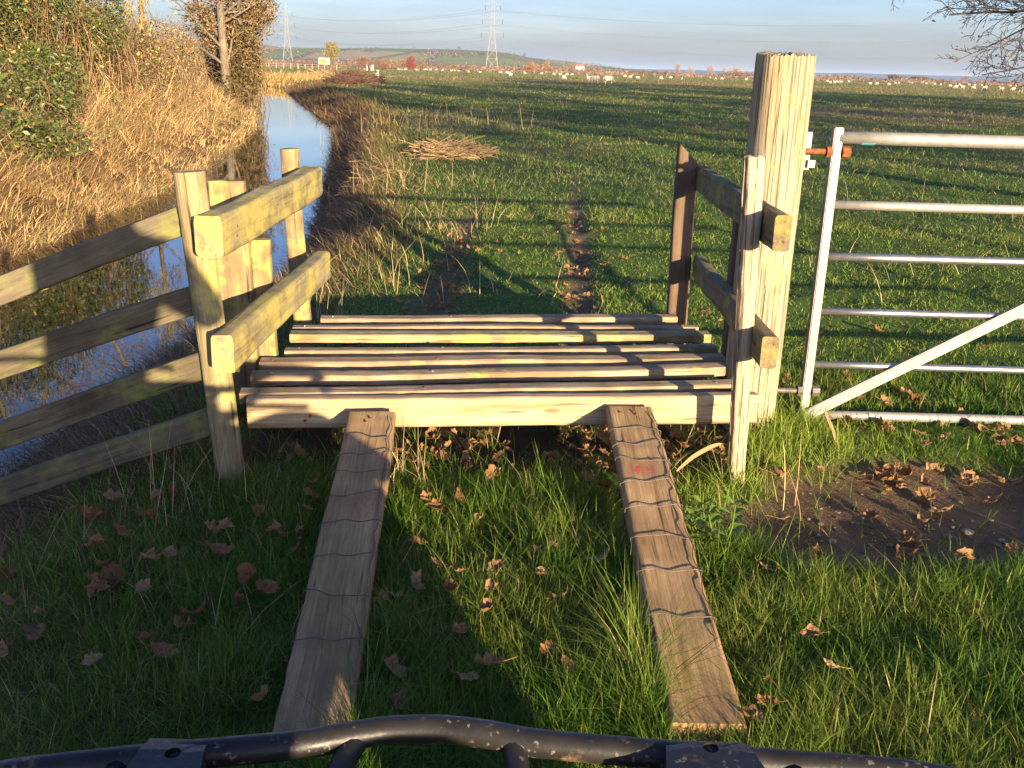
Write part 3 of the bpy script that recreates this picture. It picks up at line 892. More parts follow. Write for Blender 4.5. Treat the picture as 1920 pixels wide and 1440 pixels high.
def rider():
    DX = .2
    J = dict(pel=(.06, -.70, .93), sp=(.07, -.62, 1.12), ch=(.08, -.50, 1.36), nk=(.09, -.44, 1.53), hd=(.10, -.40, 1.64), tp=(.10, -.40, 1.76),
             sl=(-.11, -.48, 1.43), el=(-.20, -.30, 1.20), wl=(-.07, -.12, 1.37), sr=(.29, -.48, 1.43), er=(.36, -.30, 1.20), wr=(.12, -.12, 1.37),
             hl=(-.06, -.68, .90), kl=(-.30, -.28, .90), al=(-.33, -.30, .50), tl=(-.33, -.16, .44), hr=(.18, -.68, .90), kr=(.28, -.28, .90), ar=(.28, -.30, .50), tr=(.28, -.16, .44))
    R = dict(pel=.16, sp=.16, ch=.17, nk=.06, hd=.095, tp=.075, sl=.085, el=.06, wl=.045, sr=.085, er=.06, wr=.045, hl=.1, kl=.075, al=.055, tl=.045, hr=.1, kr=.075, ar=.055, tr=.045)
    J = {k_: (v_[0]+(DX if k_[0] != 'w' else 0), v_[1], v_[2]) for k_, v_ in J.items()}
    names = list(J); idx = {n_: k for k, n_ in enumerate(names)}
    E = [('pel', 'sp'), ('sp', 'ch'), ('ch', 'nk'), ('nk', 'hd'), ('hd', 'tp'), ('ch', 'sl'), ('sl', 'el'), ('el', 'wl'), ('ch', 'sr'), ('sr', 'er'), ('er', 'wr'),
         ('pel', 'hl'), ('hl', 'kl'), ('kl', 'al'), ('al', 'tl'), ('pel', 'hr'), ('hr', 'kr'), ('kr', 'ar'), ('ar', 'tr')]
    verts = [J[n_] for n_ in names]; rad = [R[n_] for n_ in names]; edges = [(idx[a], idx[b]) for a, b in E]
    for w_, sx in (('wl', 1), ('wr', -1)):      # palm, four fingers and a thumb, folded round the phone held below the lens
        b0 = Vector(J[w_]); palm = len(verts)
        verts.append(tuple(b0+Vector((sx*.015, .03, .01)))); rad.append(.028); edges.append((idx[w_], palm))
        for f in range(4):
            k1 = len(verts); verts.append(tuple(b0+Vector((sx*(.03), .045, -.012+f*.014)))); rad.append(.009)
            verts.append(tuple(b0+Vector((sx*(.055-.003*f), .055, -.012+f*.014)))); rad.append(.008)
            edges += [(palm, k1), (k1, k1+1)]
        k1 = len(verts); verts.append(tuple(b0+Vector((sx*.03, .012, .03)))); rad.append(.01); edges.append((palm, k1))
    me = bpy.data.meshes.new("person_base")
    me.from_pydata(verts, edges, [])
    ob = bpy.data.objects.new("person_base", me); COL.objects.link(ob)
    sk = ob.modifiers.new("skin", 'SKIN')
    for k, v in enumerate(me.skin_vertices[0].data):
        v.radius = (rad[k], rad[k])
    me.skin_vertices[0].data[0].use_root = True
    sub = ob.modifiers.new("sub", 'SUBSURF'); sub.levels = 1; sub.render_levels = 1
    dg = bpy.context.evaluated_depsgraph_get()
    me2 = bpy.data.meshes.new_from_object(ob.evaluated_get(dg))
    bpy.data.objects.remove(ob)
    me2.materials.clear(); me2.materials.append(simple("dark_coat_cloth", (.03, .035, .03), .9, .1, 0, 30, .3))
    for p in me2.polygons: p.use_smooth = True
    o = link("person", me2)
    return tag(o, "person in a dark coat sitting on the quad bike, seen only as a shadow", "person")
rider()

# ------------------------------------------------------------------ plants: generators
def blades(P, h, w, az, lean, bend, S, cols):
    """tapered ribbons, one per base point"""
    N = len(P)
    t = np.linspace(0, 1, S+1)
    d = np.stack([np.cos(az), np.sin(az), np.zeros(N)], -1)
    tw = rng.uniform(-.9, .9, N)
    side = np.stack([-np.sin(az+tw), np.cos(az+tw), np.zeros(N)], -1)
    V = np.zeros((N, 2*S+1, 3))
    for k in range(S+1):
        horiz = h*(lean*t[k] + bend*t[k]**2)
        vert = h*(t[k]*np.sqrt(np.clip(1-lean**2, .1, 1)) - .45*bend*t[k]**2.2)
        c = P + d*horiz[:, None]; c[:, 2] += vert
        ww = w*(1-t[k]**1.6)*(.75+.25*min(1, t[k]*4))
        if k < S:
            V[:, 2*k] = c - side*ww[:, None]/2; V[:, 2*k+1] = c + side*ww[:, None]/2
        else:
            V[:, 2*S] = c
    base = (np.arange(N)*(2*S+1))[:, None]
    q = []
    for k in range(S-1): q.append(np.concatenate([base+2*k, base+2*k+1, base+2*k+3, base+2*k+2], 1))
    tri = np.concatenate([base+2*S-2, base+2*S-1, base+2*S], 1)
    C = np.repeat(cols[:, None, :], 2*S+1, 1).reshape(-1, 3)
    return V.reshape(-1, 3), (np.concatenate(q) if q else None), tri, C

def leaf_cards(P, size, cols, droop=.2, slim=.55):
    """small folded leaves with random attitude"""
    N = len(P)
    az = rng.uniform(0, 2*math.pi, N); el = rng.normal(-droop, .6, N)
    f = np.stack([np.cos(az)*np.cos(el), np.sin(az)*np.cos(el), np.sin(el)], -1)
    r = rng.normal(0, 1, (N, 3)); s = np.cross(f, r); s /= np.linalg.norm(s, axis=1, keepdims=True)
    nrm = np.cross(s, f)
    size = np.broadcast_to(size, (N,))[:, None]
    b = P; tip = P + f*size
    m = P + f*size*.45
    l = m + s*size*slim*.5 + nrm*size*.12; rr_ = m - s*size*slim*.5 + nrm*size*.12
    V = np.stack([b, l, tip, rr_], 1).reshape(-1, 3)
    o0 = (np.arange(N)*4)[:, None]
    T = np.concatenate([np.concatenate([o0, o0+2, o0+1], 1), np.concatenate([o0, o0+3, o0+2], 1)])
    return V, T, np.repeat(cols, 4, 0)

def vary(base, N, amt=.25, hue=.08, g_=None):
    g_ = g_ or rng
    b = np.asarray(base, float)[None, :]*(1+g_.normal(0, amt, (N, 1)))*(1+g_.normal(0, hue, (N, 3)))
    return np.clip(b, .004, .9)

def grow(seed, p, d, L, r, depth=4, n_child=(6, 6, 5, 4), angle=(45, 45, 45, 40), grav=(0, 0, 0, 0), wig=.12, ratio=.55, rratio=.5, start=.25, up=0.0, seglen=.4, min_r=.002):
    """branching skeleton -> segments with level, and twig points"""
    g_ = random.Random(seed)
    S0, S1, A, B, LV = [], [], [], [], []
    tips = []
    def br(p, d, L, r, lv):
        n = max(3, int(L/seglen)) if lv < 2 else max(2, min(5, int(L/seglen*2)))
        pts = [p.copy()]; d = d.normalized(); r_end = max(min_r, r*.35 if lv > 0 else r*.3)
        dirs = []
        for k in range(n):
            d = (d + Vector((g_.gauss(0, wig*(.3 if lv == 0 else 1)), g_.gauss(0, wig*(.3 if lv == 0 else 1)), g_.gauss(0, wig) + grav[min(lv, len(grav)-1)] + (up if lv == 0 else 0)))).normalized()
            q_ = pts[-1] + d*(L/n)
            ra = r+(r_end-r)*k/n; rb = r+(r_end-r)*(k+1)/n
            S0.append(tuple(pts[-1])); S1.append(tuple(q_)); A.append(ra); B.append(rb); LV.append(lv)
            pts.append(q_); dirs.append(d.copy())
        if lv + 1 >= depth:
            tips.append((tuple(pts[-1]), tuple(d))); 
            if len(pts) > 2: tips.append((tuple(pts[-2]), tuple(d)))
            return
        nc = n_child[min(lv, len(n_child)-1)]
        for c in range(nc):
            t_ = start + (1-start)*(c+g_.random())/nc
            k = min(n-1, int(t_*n)); f = t_*n-k
            q_ = pts[k].lerp(pts[k+1], min(1, f))
            axis = dirs[k].orthogonal(); axis.rotate(Quaternion(dirs[k], g_.uniform(0, 2*math.pi)))
            nd = dirs[k].copy(); nd.rotate(Quaternion(axis, math.radians(angle[min(lv, len(angle)-1)]*g_.uniform(.7, 1.3))))
            br(q_, nd, L*ratio*(1-.45*t_)*g_.uniform(.7, 1.25), max(min_r, (r+(r_end-r)*t_)*rratio), lv+1)
    br(Vector(p), Vector(d), L, r, 0)
    return np.array(S0), np.array(S1), np.array(A), np.array(B), np.array(LV), np.array([t_[0] for t_ in tips])

def skeleton_mesh(name, segs, mat, col, sel=None, n=4, var=.2):
    S0, S1, A, B, LV, tips = segs; var = var*.35
    if sel is None: sel = np.ones(len(S0), bool)
    V, q = tubes(S0[sel], S1[sel], A[sel], B[sel], n)
    C = np.repeat(vary(col, sel.sum(), var, .04), 2*n, 0)
    return np_mesh(name, V, q, None, mat, True, C)

# ------------------------------------------------------------------ grass
def sample_polar(N, d0, d1, a0, a1):
    d = np.exp(rng.uniform(math.log(d0), math.log(d1), N))
    a = rng.uniform(math.radians(a0), math.radians(a1), N)
    return np.column_stack([d*np.sin(a), d*np.cos(a)])

def in_ramp(x, y, m=.0):
    l = (np.abs(x - np.interp(y, [1.8, 3.4], [-.42, -.513])) < .086+m) & (y > 1.76) & (y < 3.5)
    r = (np.abs(x - np.interp(y, [1.86, 3.5], [.462, .45])) < .086+m) & (y > 1.82) & (y < 3.6)
    return l | r

def grass_near():
    N = 660000
    P = sample_polar(N, 1.15, 11.0, -50, 52)
    x, y = P[:, 0], P[:, 1]
    u = x - R_(y); sw = SW_(y)
    dens = np.ones(N)
    dens *= sst((u - sw*.45)/(sw*.5+.2))
    dens *= 1 - .97*np.clip(dirt_mask(x, y), 0, 1)
    dens *= 1 - .8*np.clip(rut_mask(x, y)*1.1, 0, 1)
    dens *= np.where((np.abs(x+.05) < 1.0) & (y > 3.50) & (y < 4.95), .05, 1)
    dens *= np.where((np.abs(x+.05) < .95) & (y > 3.28) & (y <= 3.50), .35, 1)
    dens *= np.where(in_ramp(x, y), .0, 1)
    clump = .5+.5*nz(x, y, .33, 30); cl2 = .5+.5*nz(x, y, 1.1, 31)
    dens *= .35 + .5*clump + .35*cl2
    # worn strip under the gate
    dens *= 1 - .75*np.exp(-((y-3.98)/.14)**2)*(x > 1.35)
    k = rng.random(N) < dens
    P, x, y = P[k], x[k], y[k]; clump = clump[k]; cl2 = cl2[k]
    N = len(P); d = np.hypot(x, y)
    z = ground_h(x, y) - .005
    h = rng.gamma(6, .0102, N)*(.55+.55*clump+.35*cl2)
    # longer grass beside posts and ramps, shorter where the sheep graze beyond the bridge
    long_ = np.exp(-((x-.95)/.32)**2-((y-3.35)/.42)**2)*.55 + np.exp(-((x-1.18)/.22)**2-((y-3.95)/.3)**2)*.8 + np.exp(-((x-0.2)/.3)**2-((y-2.9)/.4)**2)*.5 + np.exp(-((x+.325)/.07)**2-((y-1.95)/.35)**2)*1.3 + np.exp(-((x-.35)/.07)**2-((y-2.1)/.4)**2)*1.3
    h *= 1 + long_*1.1
    h *= np.where(y > 4.9, .44*(1+.45*nz(x, y, 2.6, 37)), 1.0) * np.where((y > 3.5) & (x > 1.2) & (y < 3.95), .8, 1)
    w = .0032*np.clip(d/2.6, .8, 9)**.66*rng.uniform(.7, 1.3, N)
    az = rng.uniform(0, 2*math.pi, N) + 1.2*nz(x, y, .5, 33)
    lean = np.clip(rng.normal(.38, .2, N) + .22*(y > 4.9), 0, .93); bend = np.clip(rng.normal(.35, .25, N), 0, 1.0)
    base = np.array([.085, .185, .018])
    warm = np.clip(.45+.5*nz(x, y, 2.2, 34)+.45*nz(x, y, .7, 36)+.2*rng.normal(0, 1, N)+.42*(y > 4.9), 0, 1)[:, None]
    C = (base*(1-warm*.6) + np.array([.25, .28, .05])*warm*.65)
    C *= (np.where(y < 3.4, .98, np.where(y > 4.9, 1.28, 1.0))*(1+.75*np.clip(long_, 0, .8)*(x > .6)))[:, None]
    C *= (1+rng.normal(0, .24, N))[:, None]
    dry = rng.random(N) < .045 + .20*np.clip(tan_mask(x, y), 0, 1) + .12*np.exp(-((x-R_(y)-SW_(y)*.9)/.35)**2)
    C[dry] = vary((.42, .31, .14), dry.sum(), .25)
    C = np.clip(C, .01, .8)
    P3 = np.column_stack([x, y, z])
    V, q, t, CC = blades(P3, h, w, az, lean, bend, 3, C)
    o = link("grass", np_mesh("grass", V, q, t, M_blade, False, CC))
    return tag(o, "lush green grass around the ramps and the footbridge", "grass", None, "stuff")
grass_near()

def grass_far():
    N = 640000
    P = sample_polar(N, 10.0, 520, -40, 44)
    x, y = P[:, 0], P[:, 1]
    u = x - R_(y); sw = SW_(y)
    dens = sst((u - sw*.7)/(sw*.5)) * (.4+.6*(.5+.5*nz(x, y, 1.5, 40)))
    dens *= 1 - .8*np.clip(rut_mask(x, y), 0, 1)
    dens = np.where(y > 128, .6, dens)
    k = (rng.random(N) < dens) & ((x > -3.2-.18*y) | (y > 135))
    P, x, y = P[k], x[k], y[k]
    N = len(P); d = np.hypot(x, y); u = x-R_(y)
    s = (d/10.0)
    h = rng.gamma(6, .0095, N)*np.clip(s, 1, 40)**.42*(.5+.75*(.5+.5*nz(x, y, 3, 41)))
    w = .0078*s**.74*rng.uniform(.7, 1.3, N)
    az = rng.uniform(0, 2*math.pi, N); lean = np.clip(rng.normal(.62, .2, N), 0, .95); bend = np.clip(rng.normal(.4, .25, N), 0, 1)
    warm = np.clip(.5+.55*nz(x, y, 6, 42)+.2*rng.normal(0, 1, N), 0, 1)[:, None]
    C = np.array([.125, .205, .032])*(1-warm*.75) + np.array([.26, .29, .07])*warm*.75
    C *= 1.2*(1+rng.normal(0, .2, N))[:, None]
    tm = np.clip(tan_mask(x, y)*1.15 + .14*(1-sst((u-2.2)/2.0))*(y < 130), 0, 1)
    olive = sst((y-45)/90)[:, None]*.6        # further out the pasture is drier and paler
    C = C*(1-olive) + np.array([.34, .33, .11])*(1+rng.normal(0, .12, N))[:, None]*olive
    dry = rng.random(N) < .06+.10*(nz(x, y, 4, 46) > .25)+.85*tm
    C[dry] = vary((.44, .33, .14), dry.sum(), .22)
    h[dry] *= 1.25
    P3 = np.column_stack([x, y, ground_h(x, y)-.005])
    V, q, t, CC = blades(P3, h, w, az, lean, bend, 2, np.clip(C, .01, .8))
    o = link("grass", np_mesh("grass", V, q, t, M_blade, False, CC))
    return tag(o, "grazed pasture grass across the open field", "grass", None, "stuff")
grass_far()

def bank_grass():
    """brown matted grass on the ditch side of the field"""
    Ps = []
    N = 75000
    d = np.exp(rng.uniform(math.log(2.2), math.log(125), N)); y = d
    u = (rng.uniform(-.05, 1.2, N) + np.where(rng.random(N) < .3, rng.exponential(.28, N), 0))*SW_(y) + rng.normal(0, .1, N)
    x = R_(y)+u
    k = (u > .0) & ~((x > -1.25) & (y < 5.0)) & ~((x > -1.6) & (y < 3.3))
    x, y, u, d = x[k], y[k], u[k], d[k]; N = len(x)
    f = u/SW_(y)
    h = rng.gamma(5, .030, N)*np.clip((y+3)/10, .8, 1)*np.clip(d/10, .55, 5)**.25*np.where(f < .25, 1.2, .9)
    w = .006*np.clip(d/6, .8, 12)**.75*rng.uniform(.7, 1.3, N)
    az = math.pi + rng.normal(0, 1.0, N); lean = np.clip(rng.normal(.6, .22, N), 0, .95); bend = np.clip(rng.normal(.5, .3, N), 0, 1.1)
    C = vary((.20, .125, .065), N, .3)
    gr = rng.random(N) < np.clip((f-.55)*.9, .02, .6)
    C[gr] = vary((.10, .13, .03), gr.sum(), .25)
    pale = rng.random(N) < .09
    C[pale] = vary((.46, .34, .17), pale.sum(), .2)
    V, q, t, CC = blades(np.column_stack([x, y, ground_h(x, y)-.01]), h, w, az, lean, bend, 3, C)
    o = link("bank_grass", np_mesh("bank_grass", V, q, t, M_straw, False, CC))
    return tag(o, "matted brown grass down the field side of the ditch", "grass", None, "stuff")
bank_grass()

def reeds():
    """pale dead reeds and sedge falling down the far bank to the water"""
    N = 120000
    y = np.exp(rng.uniform(math.log(4.5), math.log(135), N))
    v = rng.uniform(-.05, 1, N)**1.0*np.interp(y, [5, 12, 30, 80, 120], [3.6, 3.6, 4.2, 4.0, 9.0])
    x = R_(y)-W_(y)-v
    d = np.hypot(x, y)
    clump = .5+.5*nz(x, y, .9, 51)
    k = rng.random(N) < .35+.65*clump
    x, y, v, d, clump = x[k], y[k], v[k], d[k], clump[k]; N = len(x)
    ne = 16000
    ye = rng.uniform(88, 130, ne); ue = rng.uniform(-.2, 7, ne)
    x = np.concatenate([x, R_(ye)+ue]); y = np.concatenate([y, ye]); v = np.concatenate([v, np.full(ne, 1.0)])
    d = np.hypot(x, y); clump = .5+.5*nz(x, y, .9, 51); N = len(x)
    h = rng.gamma(7, .075, N)*(.6+.7*clump)*np.where(v < .9, np.where(y > 18, .42, .55), 1.0)*np.interp(y, [5, 20, 60, 90, 100], [1.05, .95, .8, 1.2, 1.6])
    w = .0085*np.clip(d/11, .7, 9)**.8*rng.uniform(.6, 1.5, N)
    az = rng.normal(-.25, .75, N) + 1.1*nz(x, y, 1.3, 52)     # combed towards the water
    lean = np.clip(rng.normal(.52, .2, N), 0, .93); bend = np.clip(rng.normal(.75, .35, N), 0, 1.5)
    mixv = np.clip(.5+.6*nz(x, y, 2.4, 53)+.25*rng.normal(0, 1, N), 0, 1)[:, None]
    C = np.array([.68, .50, .24])*(1-mixv) + np.array([.46, .29, .13])*mixv
    gold = sst((y-70)/30)[:, None]
    C = C*(1-gold)+np.array([.72, .50, .19])*gold
    C *= (1+rng.normal(0, .2, N))[:, None]
    gr = rng.random(N) < .05+.10*(nz(x, y, 1.8, 54) > .35)
    C[gr] = vary((.20, .24, .06), gr.sum(), .25)
    V, q, t, CC = blades(np.column_stack([x, y, ground_h(x, y)-.02]), h, w, az, lean, bend, 4, np.clip(C, .01, .85))
    o = link("reeds", np_mesh("reeds", V, q, t, M_straw, False, CC))
    return tag(o, "dead golden reeds and sedge covering the far ditch bank", "reeds", None, "stuff")
reeds()

def dry_stems():
    """tall dry bents standing in tufts"""
    spots = [(-1.13, 3.0, 22, .34, .12), (-1.35, 2.75, 6, .3, .2), (-1.0, 2.1, 9, .34, .2), (-.72, 2.2, 8, .28, .2), (-.86, 3.25, 10, .3, .2), (-.36, 3.3, 26, .26, .06), (-.1, 3.45, 10, .2, .3),
             (.72, 3.42, 12, .3, .12), (1.0, 3.25, 8, .3, .08), (-.15, 6.6, 10, .3, .15), (-.75, 6.5, 14, .35, .15), (-.62, 9.2, 40, .32, .22), (-1.35, 8.6, 10, .26, .3), (-1.0, 9.5, 10, .3, .3), (-.9, 7.2, 14, .3, .25),
             (-1.1, 5.4, 14, .4, .2), (.35, 6.3, 10, .25, .2), (2.6, 7.5, 10, .3, .5), (3.5, 8.5, 14, .3, .6), (-2.0, 12, 30, .5, .5), (-3.2, 26, 60, .7, 1.0), (-1.5, 27, 30, .6, .9), (1.2, 6.8, 6, .25, .3), (4.5, 11, 20, .4, 1.0)]
    X, Y, H = [], [], []
    for (cx, cy, n, hh, sp) in spots:
        X += list(rng.normal(cx, sp, n)); Y += list(rng.normal(cy, sp, n)); H += list(hh*rng.uniform(.55, 1.25, n))
    # sparse scatter on the near bank edge
    ye = rng.uniform(5, 30, 130); xe = R_(ye)+SW_(ye)*rng.uniform(.5, 1.3, 130)
    X += list(xe); Y += list(ye); H += list(rng.uniform(.15, .36, 130))
    ye = rng.uniform(6.5, 30, 150); xe = R_(ye)+rng.normal(.08, .10, 150)
    X += list(xe); Y += list(ye); H += list(rng.uniform(.15, .45, 150))
    x, y, h = np.array(X), np.array(Y), np.array(H); N = len(x)
    d = np.hypot(x, y)
    w = .0026*np.clip(d/3, .8, 8)**.7
    V, q, t, CC = blades(np.column_stack([x, y, ground_h(x, y)-.01]), h, w, rng.uniform(0, 6.28, N), np.clip(rng.normal(.3, .24, N), 0, .85), np.clip(rng.normal(.3, .3, N), 0, .9), 4, vary((.50, .37, .19), N, .2))
    o = link("dry_stems", np_mesh("dry_stems", V, q, t, M_straw, False, CC))
    return tag(o, "thin dry grass stems standing in tufts", "dry grass", None, "stuff")
dry_stems()

# ------------------------------------------------------------------ fallen leaves
def sycamore_leaf(seed, size):
    g_ = np.random.default_rng(seed)
    ang = np.radians([-90, -62, -40, -18, 0, 14, 32, 45, 58, 75, 90, 105, 122, 135, 148, 166, 180, 198, 220, 242])
    rad = np.array([.16, .42, .52, .40, .86, .62, .50, .80, .62, .72, 1.0, .72, .62, .80, .50, .62, .86, .40, .52, .42])
    rad = rad*(1+g_.normal(0, .06, len(rad)))
    n = len(ang)
    k_ = g_.uniform(.15, .6); rad = k_*rad + (1-k_)*(.62 + g_.normal(0, .10, len(rad)))
    asp = g_.uniform(.45, .95)
    curl = g_.uniform(1.6, 4.2); ax = g_.uniform(0, math.pi); cup = g_.uniform(-.9, 1.6)
    rings = [(0.0, 1)] + [(f, n) for f in (.35, .7, 1.0)]
    P = [(0, 0)]
    for f in (.35, .7, 1.0):
        P += [(f*r*math.cos(a), f*r*math.sin(a)) for a, r in zip(ang, rad)]
    P = np.array(P)*size*[asp, 1]
    s = P@np.array([math.cos(ax), math.sin(ax)]); t_ = P@np.array([-math.sin(ax), math.cos(ax)])
    k = curl/size*.75
    X = np.sin(s*k)/k; Z = (1-np.cos(s*k))/k + cup*t_*t_/size*.6 + g_.normal(0, .05*size, len(P))
    V = np.column_stack([X*math.cos(ax)-t_*math.sin(ax), X*math.sin(ax)+t_*math.cos(ax), Z])
    T = [(0, 1+i, 1+(i+1) % n) for i in range(n)]
    Qs = []
    for r_ in range(2):
        for i in range(n): Qs.append((1+r_*n+i, 1+(r_+1)*n+i, 1+(r_+1)*n+(i+1) % n, 1+r_*n+(i+1) % n))
    k2 = g_.choice([-1, 1])*g_.uniform(.8, 2.2)/size*.75
    tt_ = V@np.array([-math.sin(ax), math.cos(ax), 0]); ss_ = V@np.array([math.cos(ax), math.sin(ax), 0])
    t3_ = np.sin(tt_*k2)/k2; V = np.column_stack([ss_*math.cos(ax)-t3_*math.sin(ax), ss_*math.sin(ax)+t3_*math.cos(ax), V[:, 2]+(1-np.cos(tt_*k2))/k2*.8])
    # stalk
    st = [(0, -.16*size*.2, 0), (0, -.9*size, .1*size)]
    V2, q2, t2 = polytube([tuple(V[0]), (0, -.45*size, .05*size), (.1*size, -.95*size, .12*size)], .018*size, 4)
    mb = MB(); mb.add(V, Qs, T); mb.add(V2, q2, t2)
    return mb
def leaf_mat():
    m, nt, out = new_mat("dead_leaf"); b = NB(nt)
    v, rnd = b.objvec()
    c = b.ramp(rnd, [(0, (.26, .12, .045)), (.3, (.38, .225, .10)), (.55, (.16, .07, .028)), (.8, (.46, .30, .15)), (1, (.22, .10, .04))])
    c = b.mix(b.ramp(b.noise(v, 40, 5, .6), [(.35, .6), (.6, 0.0)]), c, b.mix(.6, c, (.07, .03, .015)))
    p = b.principled(c, .6, .3, 0, b.bump(b.noise(v, 120, 3), .3, .002))
    tr = b.n("ShaderNodeBsdfTranslucent"); b.l(c, tr.inputs[0])
    ms = b.n("ShaderNodeMixShader"); ms.inputs[0].default_value = .2
    b.l(p.outputs[0], ms.inputs[1]); b.l(tr.outputs[0], ms.inputs[2]); b.l(ms.outputs[0], out.inputs[0])
    return m
M_dead = leaf_mat()
LEAF = [sycamore_leaf(300+k, 1.0).mesh("fallen_leaf", M_dead) for k in range(16)]
LV_A = [(-1.45, 3.0), (-1.35, 3.05), (-1.37, 2.93), (-1.18, 3.01), (-1.14, 3.03), (-1.16, 2.83), (-1.2, 2.73), (-1.25, 2.66), (-1.17, 2.52), (-1.17, 2.44), (-1.11, 2.45), (-1.13, 2.39), (-1.48, 2.56), (-1.36, 2.34), (-1.22, 2.19), (-1.24, 2.27), (-1.25, 2.14), (-1.24, 2.08), (-1.0, 2.05), (-1.01, 2.39), (-0.83, 2.27), (-0.91, 2.15), (-0.86, 2.1), (-0.84, 2.22), (-0.73, 2.46), (-0.73, 2.34), (-0.67, 2.39), (-0.89, 2.79), (-0.93, 2.77), (-0.83, 2.9), (-0.73, 2.74), (-0.69, 2.71), (-0.65, 2.78), (-0.63, 2.66), (-0.66, 2.92), (-0.67, 3.02), (-0.67, 3.13), (-1.01, 2.6), (-0.88, 2.63), (-1.05, 2.57), (-0.56, 1.94)]
LV_B = [(-0.28, 3.02), (-0.24, 2.96), (-0.17, 3.04), (-0.06, 3.26), (-0.09, 2.89), (-0.28, 2.7), (-0.2, 2.57), (-0.24, 2.5), (-0.14, 2.51), (-0.03, 2.54), (-0.31, 2.38), (-0.25, 2.43), (-0.16, 2.4), (-0.34, 2.35), (-0.04, 2.42), (-0.05, 2.31), (-0.12, 2.22), (-0.27, 2.05), (-0.09, 2.03), (-0.03, 2.09), (-0.24, 1.93),
        (0.29, 3.29), (0.34, 3.2), (0.09, 2.68), (0.14, 2.69), (0.28, 2.63), (0.1, 2.51), (0.15, 2.4), (0.11, 2.14), (0.15, 2.1), (0.31, 2.11)]
LV_C = [(0.68, 3.58), (1.02, 3.41), (0.93, 3.04), (0.77, 2.64), (1.62, 2.83), (1.31, 2.41), (0.81, 2.25), (0.8, 2.08), (0.64, 2.03), (0.62, 1.95), (0.57, 1.9), (1.42, 2.73)]
LV_D = [(1.01, 2.84), (1.49, 3.53), (1.45, 3.55), (1.69, 3.6), (1.55, 3.53), (1.38, 3.46), (1.54, 3.33), (1.56, 3.23), (1.45, 3.13), (1.36, 3.02), (1.3, 2.86), (1.49, 3.46), (1.59, 3.51), (1.29, 3.17), (1.33, 2.96), (1.37, 2.98), (1.77, 3.52), (1.44, 3.47)]
LV_G = [(1.68, 4.71), (1.89, 4.6), (1.87, 4.46), (1.88, 4.32), (1.72, 4.28), (1.63, 4.33), (1.62, 3.98), (2.04, 3.97), (2.13, 3.86), (1.53, 3.98), (2.72, 5.42), (2.19, 5.71), (1.37, 4.63), (1.33, 4.53), (1.75, 5.48), (1.88, 4.39), (2.08, 3.91), (1.68, 4.63)]
def drop_leaf(x, y, z, size, label, group, k):
    o = link("fallen_leaf", LEAF[k % len(LEAF)], Matrix.Translation((x, y, z)) @ Matrix.Rotation(random.uniform(0, 6.28), 4, 'Z') @ Matrix.Rotation(random.gauss(0, .38), 4, 'X') @ Matrix.Rotation(random.gauss(0, .38), 4, 'Y') @ Matrix.Scale(size, 4))
    tag(o, label, "leaf", group)
kk = 0
for L_, lab, grp, dz in ((LV_A, "curled brown fallen leaf on the shaded grass between the ditch fence and the ditch-side ramp", "fallen leaves beside the ditch-side ramp", .056),
                     (LV_B, "dry brown fallen leaf in the grass between the two plank ramps", "fallen leaves between the ramps", .056),
                     (LV_C, "brown fallen leaf in the grass beside the gate-side ramp", "fallen leaves beside the gate-side ramp", .056),
                     (LV_D, "crisp tan fallen leaf on the bare dirt patch before the gate", "fallen leaves on the bare dirt", .02),
                     (LV_G, "brown fallen leaf on the ground under and beyond the metal gate", "fallen leaves around the metal gate", .025)):
    for (x_, y_) in L_:
        s_ = random.choice((.8, 1, 1.1, 1.4))*random.uniform(.042, .062)
        drop_leaf(x_, y_, float(ground_h(x_, y_))+dz, s_, lab, grp, kk); kk += 1

def leaf_litter():
    mb = MB(); g_ = np.random.default_rng(9)
    base = [sycamore_leaf(500+k, 1.0) for k in range(6)]
    B = [(np.concatenate(m.V), np.concatenate(m.Q), np.concatenate(m.T)) for m in base]
    pts = []
    for _ in range(95):
        y = g_.uniform(5.0, 9.2); pts.append((np.interp(y, [4.9, 9.5], [-.56, -.49])+g_.normal(0, .09), y))
    for _ in range(50):
        y = g_.uniform(5.0, 10.0); pts.append((np.interp(y, [4.9, 9.5], [.34, .55])+g_.normal(0, .08), y))
    for _ in range(170): pts.append((g_.uniform(-.95, .9), g_.uniform(3.47, 4.9)))
    for _ in range(46): pts.append((g_.uniform(-.9, .9), g_.normal(3.5, .07)))
    for _ in range(60): pts.append((g_.uniform(-1.0, 2.4), g_.uniform(5, 11)))
    for _ in range(26): pts.append((g_.normal(1.6, .28), g_.normal(3.48, .10)))
    for _ in range(40): pts.append((g_.uniform(1.4, 3.0), g_.normal(4.0, .12)))
    for k, (x, y) in enumerate(pts):
        V, q, t = B[k % 6]; s = g_.uniform(.03, .058)
        a = g_.uniform(0, 6.28); R3 = np.array(Matrix.Rotation(a, 3, 'Z') @ Matrix.Rotation(g_.normal(0, .4), 3, 'X'))
        mb.add((V@R3.T)*s + [x, y, float(ground_h(x, y))+.02], q, t)
    o = link("leaf_litter", mb.mesh("leaf_litter", M_dead))
    tag(o, "brown leaf litter lying in the wheel ruts and under the deck", "leaf litter", None, "stuff")
leaf_litter()

